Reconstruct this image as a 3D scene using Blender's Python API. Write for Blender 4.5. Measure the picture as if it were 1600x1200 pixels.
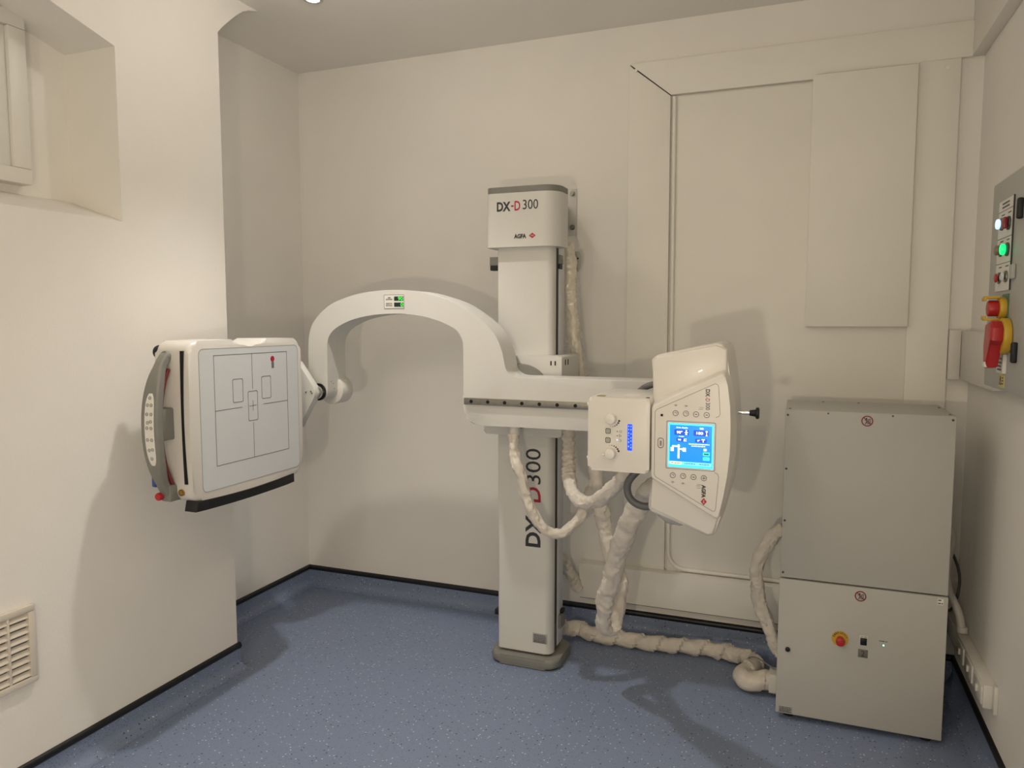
import bpy, bmesh, math, random
from mathutils import Vector, Matrix, noise
random.seed(7)
for o in list(bpy.data.objects): bpy.data.objects.remove(o)
S = bpy.context.scene; COL = S.collection
PI = math.pi

# ------------------------------------------------------------------ camera
cd = bpy.data.cameras.new('camera'); cam = bpy.data.objects.new('camera', cd); COL.objects.link(cam)
cd.sensor_width = 36.0; cd.lens = 1160 / 1600 * 36.0; cd.clip_start = 0.02
cam.location = (0, 0, 1.62); cam.rotation_euler = (math.radians(90 - 4.8), 0, math.radians(21.2))
S.camera = cam
# ------------------------------------------------------------------ world and lights
w = bpy.data.worlds.new('world'); S.world = w; w.use_nodes = True
w.node_tree.nodes['Background'].inputs[0].default_value = (0.9, 0.86, 0.78, 1)
w.node_tree.nodes['Background'].inputs[1].default_value = 0.0
def lamp(kind, loc, energy, radius, color=(1, .885, .725), spot=None, aim=None, blend=.6):
    l = bpy.data.lights.new('room_light', kind); o = bpy.data.objects.new('room_light', l); COL.objects.link(o)
    o.location = loc; l.energy = energy; l.color = color
    l.shadow_soft_size = radius
    if kind == 'SPOT':
        l.spot_size = math.radians(spot); l.spot_blend = blend
    if aim is not None:
        d = Vector(aim) - Vector(loc); o.rotation_euler = d.to_track_quat('-Z', 'Y').to_euler()
    return o
CEIL = 3.07
DOWN = [(-2.09, 2.912), (-0.25, 1.45)]                          # recessed downlights
GLOBE = (-1.62, 2.42, 2.95)                                     # surface-mounted lamp just above the frame
WARM = (1, .86, .665)
lamp('POINT', (-0.29, -0.47, 1.29), 53, .035, WARM)             # lamp behind the viewpoint, at chest height
lamp('POINT', GLOBE, 5.8, .04, (1, .90, .76))
lamp('SPOT', (GLOBE[0], GLOBE[1], GLOBE[2] + .02), 88, .04, (1, .94, .87), spot=92, aim=(GLOBE[0], GLOBE[1], 0), blend=1)
lamp('SPOT', (DOWN[1][0], DOWN[1][1], CEIL - .02), 20, .05, WARM, spot=140, aim=(DOWN[1][0], DOWN[1][1], 0), blend=1)
lamp('SPOT', (DOWN[0][0], DOWN[0][1], CEIL - .02), 5, .03, (.88, .93, 1), spot=80, aim=(DOWN[0][0], DOWN[0][1], 0), blend=1)
REAR = (-1.08, -0.60, 2.93)                                     # second surface-mounted lamp, behind the viewpoint
lamp('POINT', REAR, 21, .05, WARM)
S.view_settings.view_transform = 'Standard'; S.view_settings.look = 'None'
S.view_settings.gamma = 1; S.view_settings.use_curve_mapping = False
S.view_settings.exposure = 0.0

# ------------------------------------------------------------------ materials
def lin(c):
    return tuple(((v / 255) / 12.92 if v / 255 <= .04045 else ((v / 255 + .055) / 1.055) ** 2.4) for v in c) + (1,)
def mat(name, rgb, rough=.5, metal=0, var=.03, scale=9, bump=0, bscale=250, emit=None, estr=0, alpha=1, spec=.5, coat=0):
    m = bpy.data.materials.new(name); m.use_nodes = True
    nt = m.node_tree; N = nt.nodes; L = nt.links; b = N['Principled BSDF']
    c = lin(rgb)
    b.inputs['Roughness'].default_value = rough; b.inputs['Metallic'].default_value = metal
    b.inputs['Specular IOR Level'].default_value = spec
    b.inputs['Coat Weight'].default_value = coat
    tc = N.new('ShaderNodeTexCoord')
    if var:
        n = N.new('ShaderNodeTexNoise'); n.inputs['Scale'].default_value = scale; n.inputs['Detail'].default_value = 4
        L.new(tc.outputs['Object'], n.inputs['Vector'])
        r = N.new('ShaderNodeValToRGB')
        r.color_ramp.elements[0].position = .3; r.color_ramp.elements[1].position = .7
        r.color_ramp.elements[0].color = tuple(v * (1 - var) for v in c[:3]) + (1,)
        r.color_ramp.elements[1].color = tuple(min(1, v * (1 + var)) for v in c[:3]) + (1,)
        L.new(n.outputs['Fac'], r.inputs['Fac']); L.new(r.outputs['Color'], b.inputs['Base Color'])
    else:
        b.inputs['Base Color'].default_value = c
    if bump:
        n2 = N.new('ShaderNodeTexNoise'); n2.inputs['Scale'].default_value = bscale; n2.inputs['Detail'].default_value = 3
        L.new(tc.outputs['Object'], n2.inputs['Vector'])
        bp = N.new('ShaderNodeBump'); bp.inputs['Strength'].default_value = bump; bp.inputs['Distance'].default_value = .002
        L.new(n2.outputs['Fac'], bp.inputs['Height']); L.new(bp.outputs['Normal'], b.inputs['Normal'])
    if emit:
        b.inputs['Emission Color'].default_value = lin(emit); b.inputs['Emission Strength'].default_value = estr
    if alpha < 1: b.inputs['Alpha'].default_value = alpha
    return m
M = {}
M['wall'] = mat('white_wall_paint', (236, 233, 227), .75, var=.025, scale=2.2, bump=.25, bscale=90)
M['ceiling'] = mat('ceiling_paint', (238, 235, 228), .85, var=.015, scale=2, bump=.15, bscale=80)
M['board'] = mat('painted_board', (236, 233, 225), .55, var=.02, scale=3, bump=.12, bscale=60)
M['gloss_paint'] = mat('gloss_white_paint', (224, 222, 216), .4, var=.02, scale=5, bump=.08, bscale=40)
M['white'] = mat('white_powder_coat', (213, 212, 207), .38, var=.012, scale=6, bump=.05, bscale=500)
M['white_plastic'] = mat('white_moulded_plastic', (217, 214, 208), .33, var=.012, scale=6, coat=.1)
M['lightgrey'] = mat('light_grey_film', (210, 214, 217), .42, var=.01, scale=5)
M['grey'] = mat('mid_grey_plastic', (126, 126, 120), .5, var=.04, scale=20, bump=.1, bscale=600)
M['darkgrey'] = mat('dark_grey_plastic', (72, 73, 74), .5, var=.05, scale=20)
M['cabinet'] = mat('cabinet_powder_coat', (184, 183, 177), .5, var=.015, scale=5, bump=.12, bscale=700)
M['panelgrey'] = mat('grey_enclosure_paint', (176, 177, 172), .45, var=.02, scale=6, bump=.1, bscale=500)
M['steel'] = mat('brushed_steel', (150, 148, 143), .32, metal=1, var=.08, scale=40)
M['chrome'] = mat('chrome', (205, 205, 205), .14, metal=1, var=0)
M['black'] = mat('black_rubber', (17, 18, 21), .55, var=.1, scale=15)
M['blackgloss'] = mat('black_gloss_plastic', (14, 15, 18), .28, var=0)
M['trim'] = mat('black_vinyl_trim', (18, 20, 25), .45, var=.1, scale=10)
M['sleeve'] = mat('woven_white_cable_sleeve', (214, 207, 196), .7, var=.07, scale=30, bump=.5, bscale=140)
M['wrapgloss'] = mat('glossy_cream_cable_wrap', (222, 214, 198), .22, var=.06, scale=30, bump=.3, bscale=60, coat=.6)
M['conduit'] = mat('white_conduit', (214, 211, 204), .45, var=.03, scale=12)
M['hose'] = mat('grey_rubber_hose', (96, 97, 99), .5, var=.05, scale=20)
M['wire'] = mat('thin_grey_wire', (120, 122, 122), .5, var=0)
M['red'] = mat('red_plastic', (176, 34, 38), .35, var=.03)
M['darkred'] = mat('dark_red_plastic', (112, 38, 40), .45, var=.05)
M['blue'] = mat('blue_plastic', (52, 84, 150), .4, var=.05)
M['yellow'] = mat('yellow_plastic', (202, 164, 52), .42, var=.03)
M['brass'] = mat('gold_round_sticker', (168, 128, 48), .4, metal=.3, var=.1, scale=200)
M['ink'] = mat('dark_print', (44, 46, 50), .5, var=0)
M['inkgrey'] = mat('grey_print', (108, 110, 112), .5, var=0)
M['edgegrey'] = mat('pale_grey_edge', (158, 160, 160), .5, var=0)
M['inkred'] = mat('red_print', (176, 24, 54), .45, var=0)
M['signred'] = mat('prohibition_red_print', (132, 36, 44), .5, var=0)
M['paper'] = mat('white_label', (226, 224, 218), .5, var=.01)
M['metal_label'] = mat('silver_type_label', (158, 158, 154), .4, metal=.2, var=.05, scale=60)
M['plate_grey'] = mat('grey_number_plate', (112, 111, 105), .45, var=.03)
M['holo'] = mat('gold_label', (150, 142, 74), .45, var=.1, scale=80)
M['greenplate'] = mat('green_label_plate', (70, 112, 90), .45, var=.05)
M['yellowlabel'] = mat('yellow_label', (206, 190, 110), .5, var=.03)
M['void'] = mat('dark_slot', (10, 10, 11), .8, var=0)
M['ventwhite'] = mat('vent_plastic', (214, 206, 194), .5, var=.02)
M['cover_clear'] = mat('clear_plastic_wrap', (235, 233, 228), .08, var=0, alpha=.16, coat=.5)
M['dome'] = mat('frosted_plastic_bag', (214, 214, 210), .2, var=.05, alpha=.6)
M['lampglass'] = mat('lit_downlight_glass', (255, 250, 240), .3, var=0, emit=(225, 232, 255), estr=14)
M['lens_white'] = mat('lit_white_lens', (220, 230, 255), .3, var=0, emit=(170, 205, 255), estr=1.3)
M['lens_green'] = mat('lit_green_lens', (40, 200, 130), .3, var=0, emit=(10, 255, 130), estr=1.1)
M['lens_red'] = mat('red_lens', (128, 30, 40), .3, var=0)
M['lens_amber'] = mat('brown_lens', (132, 116, 92), .35, var=0)
M['led'] = mat('green_led', (110, 200, 150), .3, var=0, emit=(170, 255, 205), estr=1.6)
M['seg'] = mat('lit_green_digits', (60, 240, 70), .4, var=0, emit=(70, 255, 70), estr=1.0)
M['segback'] = mat('dark_green_display', (14, 44, 36), .3, var=0)
M['lcd'] = mat('lit_blue_lcd', (20, 60, 230), .3, var=0, emit=(6, 44, 255), estr=1.9)
M['lcdtext'] = mat('lit_pale_lcd_text', (150, 200, 255), .3, var=0, emit=(80, 160, 255), estr=1.2)
M['scr'] = mat('lit_blue_screen', (0, 120, 220), .25, var=0, emit=(0, 128, 226), estr=1.05)
M['scrdark'] = mat('lit_dark_blue_screen', (10, 60, 170), .25, var=0, emit=(16, 72, 188), estr=1.0)
M['scrcyan'] = mat('lit_cyan_screen', (60, 215, 245), .25, var=0, emit=(56, 214, 250), estr=1.25)
M['scrwhite'] = mat('lit_white_screen', (230, 245, 255), .25, var=0, emit=(225, 246, 255), estr=1.25)
M['scrpale'] = mat('lit_pale_cyan_screen', (120, 215, 240), .25, var=0, emit=(120, 220, 245), estr=1.0)
M['scryellow'] = mat('lit_yellow_screen', (235, 225, 130), .25, var=0, emit=(235, 228, 140), estr=1.1)
M['scrgreen'] = mat('lit_green_screen', (40, 110, 90), .25, var=0, emit=(40, 120, 90), estr=.8)
# blue safety vinyl with light and dark flecks
def vinyl():
    m = bpy.data.materials.new('blue_flecked_vinyl'); m.use_nodes = True
    nt = m.node_tree; N = nt.nodes; L = nt.links; b = N['Principled BSDF']
    tc = N.new('ShaderNodeTexCoord')
    n = N.new('ShaderNodeTexNoise'); n.inputs['Scale'].default_value = 420; n.inputs['Detail'].default_value = 3
    L.new(tc.outputs['Object'], n.inputs['Vector'])
    r = N.new('ShaderNodeValToRGB'); r.color_ramp.elements[0].position = .3; r.color_ramp.elements[1].position = .72
    r.color_ramp.elements[0].color = lin((110, 124, 152)); r.color_ramp.elements[1].color = lin((138, 151, 178))
    L.new(n.outputs['Fac'], r.inputs['Fac'])
    def flecks(prev, scale, th, col, pick):
        v = N.new('ShaderNodeTexVoronoi'); v.inputs['Scale'].default_value = scale; L.new(tc.outputs['Object'], v.inputs['Vector'])
        lt = N.new('ShaderNodeMath'); lt.operation = 'LESS_THAN'; lt.inputs[1].default_value = th; L.new(v.outputs['Distance'], lt.inputs[0])
        sp = N.new('ShaderNodeSeparateColor'); L.new(v.outputs['Color'], sp.inputs[0])
        g = N.new('ShaderNodeMath'); g.operation = 'LESS_THAN'; g.inputs[1].default_value = pick; L.new(sp.outputs[0], g.inputs[0])
        mu = N.new('ShaderNodeMath'); mu.operation = 'MULTIPLY'; L.new(lt.outputs[0], mu.inputs[0]); L.new(g.outputs[0], mu.inputs[1])
        mx = N.new('ShaderNodeMix'); mx.data_type = 'RGBA'
        L.new(mu.outputs[0], mx.inputs['Factor']); L.new(prev, mx.inputs['A']); mx.inputs['B'].default_value = lin(col)
        return mx.outputs['Result']
    c = flecks(r.outputs['Color'], 75, .2, (205, 215, 228), .25)
    c = flecks(c, 60, .2, (56, 64, 84), .25)
    c = flecks(c, 130, .25, (84, 98, 126), .35)
    L.new(c, b.inputs['Base Color'])
    b.inputs['Roughness'].default_value = .48
    bp = N.new('ShaderNodeBump'); bp.inputs['Strength'].default_value = .15; bp.inputs['Distance'].default_value = .001
    L.new(n.outputs['Fac'], bp.inputs['Height']); L.new(bp.outputs['Normal'], b.inputs['Normal'])
    return m
M['vinyl'] = vinyl()

# ------------------------------------------------------------------ helpers
ORG = {}
def link(o, parent):
    COL.objects.link(o)
    if parent is not None: o.parent = parent
def obj(name, bm, m, parent=None, smooth=40, label=None):
    """one mesh object; vertices are given in world space, the origin goes to its bounding-box base"""
    bmesh.ops.recalc_face_normals(bm, faces=bm.faces)
    vs = [v.co for v in bm.verts]
    lo = Vector([min(v[i] for v in vs) for i in range(3)]); hi = Vector([max(v[i] for v in vs) for i in range(3)])
    c = (lo + hi) / 2; c.z = lo.z
    bmesh.ops.translate(bm, verts=bm.verts, vec=-c)
    me = bpy.data.meshes.new(name); bm.to_mesh(me); bm.free()
    ms = m if isinstance(m, list) else [m]
    for k in ms: me.materials.append(M[k])
    if smooth:
        me.polygons.foreach_set('use_smooth', [True] * len(me.polygons))
        me.set_sharp_from_angle(angle=math.radians(smooth))
    o = bpy.data.objects.new(name, me); link(o, parent)
    ORG[o] = c
    o.location = c - (ORG[parent] if parent is not None else Vector((0, 0, 0)))
    if label: o['label'] = label
    return o
def thing(name, label, cat, loc, group=None, kind=None):
    o = bpy.data.objects.new(name, None); COL.objects.link(o); o.empty_display_size = .05
    o.location = loc; ORG[o] = Vector(loc); o['label'] = label; o['category'] = cat
    if group: o['group'] = group
    if kind: o['kind'] = kind
    return o
def tag(o, label, cat=None, group=None, kind=None):
    o['label'] = label
    if cat: o['category'] = cat
    if group: o['group'] = group
    if kind: o['kind'] = kind
    return o
def nb(): return bmesh.new()
def frame(origin, right, up):
    r = Vector(right).normalized(); u = Vector(up).normalized(); n = r.cross(u)
    m = Matrix((r, u, n)).transposed().to_4x4(); m.translation = Vector(origin); return m
XZ = frame((0, 0, 0), (1, 0, 0), (0, 0, 1))      # u = X, v = Z, n = -Y (faces the camera)
YZ = frame((0, 0, 0), (0, 1, 0), (0, 0, 1))      # u = Y, v = Z, n = +X
YZr = frame((0, 0, 0), (0, -1, 0), (0, 0, 1))    # u = -Y, v = Z, n = -X (right wall)
XY = frame((0, 0, 0), (1, 0, 0), (0, 1, 0))      # n = Z
def box(bm, a, b, bev=0, seg=2, F=None):
    lo = [min(a[i], b[i]) for i in range(3)]; hi = [max(a[i], b[i]) for i in range(3)]
    r = bmesh.ops.create_cube(bm, size=1); vs = r['verts']
    for v in vs: v.co = Vector([lo[i] + (v.co[i] + .5) * (hi[i] - lo[i]) for i in range(3)])
    if bev:
        es = list({e for v in vs for e in v.link_edges})
        r = bmesh.ops.bevel(bm, geom=es, offset=bev, segments=seg, affect='EDGES', profile=.5)
        vs = list({v for f in r['faces'] for v in f.verts} | {v for v in vs if v.is_valid})
    if F is not None:
        for v in vs: v.co = F @ v.co
    return vs
def prism(bm, pts, n0, n1, F, bev=0, seg=2, both=True, flare=0):
    """polygon in the frame's uv plane, extruded from n0 (back) to n1 (front); flare grows the back outline"""
    cx = sum(p[0] for p in pts) / len(pts); cy = sum(p[1] for p in pts) / len(pts)
    back = []
    for (u, v) in pts:
        d = math.hypot(u - cx, v - cy) or 1
        back.append(bm.verts.new(F @ Vector((u + (u - cx) / d * flare, v + (v - cy) / d * flare, n0))))
    fr = [bm.verts.new(F @ Vector((u, v, n1))) for (u, v) in pts]
    fb = bm.faces.new(back); ff = bm.faces.new(fr[::-1])
    n = len(pts)
    for i in range(n):
        bm.faces.new((back[i], fr[i], fr[(i + 1) % n], back[(i + 1) % n]))
    if bev:
        es = list(ff.edges) + (list(fb.edges) if both else [])
        bmesh.ops.bevel(bm, geom=es, offset=bev, segments=seg, affect='EDGES', profile=.5)
def rrect(u0, u1, v0, v1, r, seg=6):
    pts = []
    for (cx, cy, a0) in ((u1 - r, v1 - r, 0), (u0 + r, v1 - r, 90), (u0 + r, v0 + r, 180), (u1 - r, v0 + r, 270)):
        for k in range(seg + 1):
            a = math.radians(a0 + 90 * k / seg); pts.append((cx + r * math.cos(a), cy + r * math.sin(a)))
    return pts
def circ(u, v, r, n=28): return [(u + r * math.cos(2 * PI * k / n), v + r * math.sin(2 * PI * k / n)) for k in range(n)]
def rrect4(u0, u1, v0, v1, rs, seg=8):
    """corner radii: (u1,v1), (u0,v1), (u0,v0), (u1,v0)"""
    pts = []
    for (su, sv, a0, r) in ((u1, v1, 0, rs[0]), (u0, v1, 90, rs[1]), (u0, v0, 180, rs[2]), (u1, v0, 270, rs[3])):
        cx = su - r if su == u1 else su + r; cy = sv - r if sv == v1 else sv + r
        for k in range(seg + 1):
            a = math.radians(a0 + 90 * k / seg); pts.append((cx + r * math.cos(a), cy + r * math.sin(a)))
    return pts
def cyl(bm, p0, p1, r, seg=28, r2=None, bev=0):
    p0 = Vector(p0); p1 = Vector(p1); d = p1 - p0
    q = d.to_track_quat('Z', 'Y').to_matrix().to_4x4(); q.translation = (p0 + p1) / 2
    r2 = r if r2 is None else r2
    g = bmesh.ops.create_cone(bm, cap_ends=True, segments=seg, radius1=r, radius2=r2, depth=d.length, matrix=q)
    if bev:
        es = [e for e in {e for v in g['verts'] for e in v.link_edges} if any(len(f.verts) > 4 for f in e.link_faces)]
        bmesh.ops.bevel(bm, geom=es, offset=bev, segments=2, affect='EDGES', profile=.5)
def annulus(bm, u, v, r0, r1, n0, n1, F, seg=32, a0=0, a1=360):
    full = abs(a1 - a0) >= 360
    k = seg if full else seg + 1
    rows = []
    for i in range(k):
        a = math.radians(a0 + (a1 - a0) * i / seg); c, s = math.cos(a), math.sin(a)
        rows.append([bm.verts.new(F @ Vector((u + r * c, v + r * s, n))) for r, n in ((r0, n0), (r1, n0), (r1, n1), (r0, n1))])
    for i in range(seg if full else seg):
        A = rows[i]; B = rows[(i + 1) % k]
        for j in range(4): bm.faces.new((A[j], A[(j + 1) % 4], B[(j + 1) % 4], B[j]))
    if not full:
        bm.faces.new(rows[0][::-1]); bm.faces.new(rows[-1])
def stroke(bm, pts, wdt, n0, n1, F, closed=False):
    k = len(pts)
    for i in range(k if closed else k - 1):
        a = Vector(pts[i]); b = Vector(pts[(i + 1) % k]); d = b - a
        if d.length < 1e-7: continue
        d.normalize(); p = Vector((-d.y, d.x)) * wdt / 2; e = d * wdt / 2
        q = [a - e + p, a - e - p, b + e - p, b + e + p]
        lo = [bm.verts.new(F @ Vector((v.x, v.y, n0))) for v in q]; hi = [bm.verts.new(F @ Vector((v.x, v.y, n1))) for v in q]
        bm.faces.new(hi); bm.faces.new(lo[::-1])
        for j in range(4): bm.faces.new((lo[j], lo[(j + 1) % 4], hi[(j + 1) % 4], hi[j]))
def catmull(P, per=10):
    P = [Vector(p) for p in P]; out = []
    Q = [P[0] * 2 - P[1]] + P + [P[-1] * 2 - P[-2]]
    for i in range(1, len(Q) - 2):
        a, b, c, d = Q[i - 1], Q[i], Q[i + 1], Q[i + 2]
        for k in range(per):
            t = k / per
            out.append(.5 * ((2 * b) + (c - a) * t + (2 * a - 5 * b + 4 * c - d) * t * t + (3 * b - a - 3 * c + d) * t ** 3))
    out.append(P[-1]); return out
def tube(bm, path, rad, seg=14, sc=(1, 1)):
    """sweep; rad is a number or f(s, theta, point) -> radius"""
    n = len(path); T = []
    for i in range(n):
        t = (path[min(i + 1, n - 1)] - path[max(i - 1, 0)]); T.append(t.normalized())
    ref = Vector((0, 0, 1)) if abs(T[0].z) < .8 else Vector((1, 0, 0))
    nrm = (ref - T[0] * ref.dot(T[0])).normalized(); rings = []; s = 0
    for i in range(n):
        if i: s += (path[i] - path[i - 1]).length
        nrm = (nrm - T[i] * nrm.dot(T[i])).normalized(); bi = T[i].cross(nrm); ring = []
        for k in range(seg):
            th = 2 * PI * k / seg
            r = rad(s, th, path[i]) if callable(rad) else rad
            ring.append(bm.verts.new(path[i] + (nrm * math.cos(th) * sc[0] + bi * math.sin(th) * sc[1]) * r))
        rings.append(ring)
    for i in range(n - 1):
        for k in range(seg):
            bm.faces.new((rings[i][k], rings[i][(k + 1) % seg], rings[i + 1][(k + 1) % seg], rings[i + 1][k]))
    bm.faces.new(rings[0][::-1]); bm.faces.new(rings[-1])
def text_bm(bm, txt, F, cu, cv, wd, ht, n=0, thick=.0006, bold=0.0, spacing=1.0):
    """lettering fitted to a wd x ht box centred on (cu, cv) of the frame"""
    c = bpy.data.curves.new('t', 'FONT'); c.body = txt; c.extrude = .01; c.offset = bold; c.resolution_u = 3; c.space_character = spacing
    o = bpy.data.objects.new('t', c); COL.objects.link(o)
    dg = bpy.context.evaluated_depsgraph_get(); me = bpy.data.meshes.new_from_object(o.evaluated_get(dg))
    xs = [v.co.x for v in me.vertices]; ys = [v.co.y for v in me.vertices]
    x0, x1, y0, y1 = min(xs), max(xs), min(ys), max(ys)
    for v in me.vertices:
        u = cu + ((v.co.x - x0) / (x1 - x0) - .5) * wd; vv = cv + ((v.co.y - y0) / (y1 - y0) - .5) * ht
        v.co = F @ Vector((u, vv, n + (thick if v.co.z > 0 else -.0003)))
    bm.from_mesh(me)
    bpy.data.objects.remove(o); bpy.data.curves.remove(c); bpy.data.meshes.remove(me)
def text(parent, txt, F, cu, cv, wd, ht, m, n=0, bold=0.0, name='lettering', thick=.0006):
    b = nb(); text_bm(b, txt, F, cu, cv, wd, ht, n, thick, bold); return obj(name, b, m, parent, smooth=0)
def dashes(bm, F, u0, u1, vs, h, n, rnd):
    """unreadable small print: rows of short bars"""
    for v in vs:
        u = u0
        while u < u1 - h:
            l = min(rnd.uniform(1.2, 4) * h, u1 - u); box(bm, (u, v - h / 2, n - .0002), (u + l, v + h / 2, n + .0004), F=F); u += l + h * .6

# ------------------------------------------------------------------ setting
XL, XR, YB, YF, XREC, YC = -2.42, .69, 3.74, -2.3, -2.80, 2.675
b = nb(); box(b, (XREC - .3, YF - .2, -.1), (XR + .2, YB + .2, 0)); tag(obj('floor', b, 'vinyl'), 'blue flecked safety vinyl floor', 'floor', kind='structure')
b = nb(); box(b, (XREC - .3, YF - .2, CEIL), (XR + .2, YB + .2, CEIL + .1)); tag(obj('ceiling', b, 'ceiling'), 'plain white painted ceiling', 'ceiling', kind='structure')
b = nb(); box(b, (XREC - .3, YB, 0), (XR + .2, YB + .15, CEIL)); tag(obj('wall_back', b, 'wall'), 'white painted back wall behind the column stand', 'wall', kind='structure')
b = nb(); box(b, (XR, YF, 0), (XR + .15, YB, CEIL)); tag(obj('wall_right', b, 'wall'), 'white painted right wall carrying the control panel', 'wall', kind='structure')
b = nb(); box(b, (XREC - .3, YF - .15, 0), (XR + .15, YF, CEIL)); tag(obj('wall_front', b, 'wall'), 'white wall behind the viewpoint', 'wall', kind='structure')
# left wall: thick block with a window niche and a haunched end beside the alcove
b = nb()
NY0, NY1, NZ0, NZ1 = 1.05, 2.137, 2.03, 2.65
box(b, (XREC, YF, 0), (XL, NY1, 2.0))
box(b, (XREC, YF, 2.0), (XL, NY0, CEIL))
prism(b, [(NY0, 2.93), (NY1, 2.645), (NY1, CEIL), (NY0, CEIL)], XREC, XL, YZ)
prism(b, [(NY1, 0), (YC, 0), (YC, 2.884), (2.70, 2.912), (2.74, 2.95), (2.79, 2.995), (2.84, 3.033), (2.88, 3.052), (2.94, CEIL), (NY1, CEIL)], XREC, XL, YZ)
prism(b, [(XL, 2.0), (-2.684, 2.085), (-2.684, 2.0)], -NY1, -NY0, XZ)      # sloping sill
box(b, (XREC, NY0, 2.0), (-2.684, NY1, 2.96))                               # back of the niche
tag(obj('wall_left', b, 'wall', smooth=25), 'white painted left wall with a deep window niche', 'wall', kind='structure')
b = nb(); box(b, (XREC - .15, YC - .3, 0), (XREC, YB, CEIL)); tag(obj('wall_alcove', b, 'wall'), 'white alcove wall set back beyond the left wall', 'wall', kind='structure')
# coved vinyl skirting with black capping strip
def skirting(nm, p0, p1, nrm, side):
    p0 = Vector(p0); p1 = Vector(p1); nrm = Vector(nrm); d = p1 - p0
    prof = [(0, .102), (.006, .102)] + [(.006 + .05 * (1 - math.cos(math.radians(a))), .052 - .05 * math.sin(math.radians(a))) for a in range(0, 91, 15)] + [(.056, -.002), (0, -.002)]
    b = nb(); A = [b.verts.new((p0.x + nrm.x * u, p0.y + nrm.y * u, z)) for u, z in prof]; B = [b.verts.new((p1.x + nrm.x * u, p1.y + nrm.y * u, z)) for u, z in prof]
    b.faces.new(A[::-1]); b.faces.new(B)
    for i in range(len(prof)): j = (i + 1) % len(prof); b.faces.new((A[i], A[j], B[j], B[i]))
    o = obj('baseboard_' + side, b, 'vinyl', smooth=60); tag(o, 'blue coved vinyl skirting along the %s' % nm, 'baseboard', kind='structure')
    prof = [(0, .092), (.008, .092), (.013, .097), (.014, .106), (.010, .116), (.003, .12), (0, .12)]
    b = nb(); A = [b.verts.new((p0.x + nrm.x * u, p0.y + nrm.y * u, z)) for u, z in prof]; B = [b.verts.new((p1.x + nrm.x * u, p1.y + nrm.y * u, z)) for u, z in prof]
    b.faces.new(A[::-1]); b.faces.new(B)
    for i in range(len(prof)): j = (i + 1) % len(prof); b.faces.new((A[i], A[j], B[j], B[i]))
    obj('capping_strip', b, 'trim', o, smooth=60)
skirting('left wall', (XL, YF, 0), (XL, YC + .014, 0), (1, 0, 0), 'left')
skirting('alcove return', (XL + .012, YC, 0), (XREC, YC, 0), (0, 1, 0), 'return')
skirting('alcove wall', (XREC, YC, 0), (XREC, YB, 0), (1, 0, 0), 'alcove')
skirting('back wall', (XREC, YB, 0), (XR, YB, 0), (0, -1, 0), 'back')
skirting('right wall', (XR, YB, 0), (XR, YF, 0), (-1, 0, 0), 'right')
# boxing along the top of the right wall
b = nb(); box(b, (.642, YF, 2.74), (XR, YB, CEIL), .002); tag(obj('trim_1', b, 'board', smooth=30), 'white boxed-in duct along the top of the right wall', 'boxing', kind='structure')
# window in the niche
wn = thing('window_1', 'white casement window at the back of the left wall niche', 'window', (-2.65, 1.5, 2.1), kind='structure')
b = nb()
for a, c in (((1.06, 2.115), (1.94, 2.17)), ((1.06, 2.66), (1.94, 2.715)), ((1.06, 2.1705), (1.13, 2.6595)), ((1.875, 2.1705), (1.94, 2.6595))):
    box(b, (-2.684, a[0], a[1]), (-2.625, c[0], c[1]), .003)
obj('frame', b, 'gloss_paint', wn)
b = nb(); box(b, (-2.684, 1.13, 2.17), (-2.64, 1.875, 2.66), .004); obj('sash', b, 'gloss_paint', wn)
b = nb(); box(b, (-2.645, 1.19, 2.22), (-2.634, 1.83, 2.61), .004); obj('pane', b, 'gloss_paint', wn)
# boarded-over doorway on the back wall
d1 = thing('door_1', 'boarded-over doorway framed with white painted boards on the back wall', 'door', (-.1, YB, .17), kind='structure')
YBD = 3.716
b = nb(); prism(b, [(-.822, .35), (-.612, .35), (-.620, 2.708), (-.822, 2.871)], -YB, -YBD, XZ, .0015, both=False); obj('side_board', b, 'board', d1)
b = nb(); prism(b, [(-.820, 2.877), (-.618, 2.711), (.44, 2.711), (.44, 2.735), (.60, 2.735), (.642, 2.735), (.642, 2.882)], -YB, -YBD + .003, XZ, .0015, both=False); obj('head_board', b, 'board', d1)
b = nb(); box(b, (.438, YBD, .16), (.601, YB, 2.735), .0015); obj('side_board', b, 'board', d1)
b = nb(); box(b, (.018, 3.688, 1.598), (.438, YB, 2.722), .002); obj('cover_panel', b, 'board', d1)
b = nb(); box(b, (-.60, 3.722, .35), (.438, YB, 2.700), .002); obj('door_panel', b, 'board', d1)
b = nb(); box(b, (.030, 3.700, 2.7225), (.434, 3.712, 2.7255)); obj('shadow_gap', b, 'void', d1)
b = nb(); prism(b, [(-.818, 2.873), (-.620, 2.7085), (-.619, 2.712), (-.818, 2.8775)], -3.73, -3.7155, XZ); obj('shadow_gap', b, 'void', d1)
b = nb(); pth = [Vector((-.600, 3.714, 2.70)), Vector((-.594, 3.714, 1.5)), Vector((-.592, 3.714, .46))] + [Vector((-.592 + .085 * (1 - math.cos(math.radians(a))), 3.714, .46 - .085 * math.sin(math.radians(a)))) for a in range(15, 91, 15)] + [Vector((.43, 3.714, .375))]
tube(b, pth, .009, 10); obj('bead', b, 'board', d1)
b = nb(); box(b, (-1.042, 3.658, .182), (.62, YB, .362), .003); obj('plinth_box', b, 'board', d1)
b = nb(); box(b, (-1.038, 3.664, .1785), (.44, 3.70, .1825)); obj('shadow_gap', b, 'void', d1)  # solid dark strip painted in as the shade line under the plinth box
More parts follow.
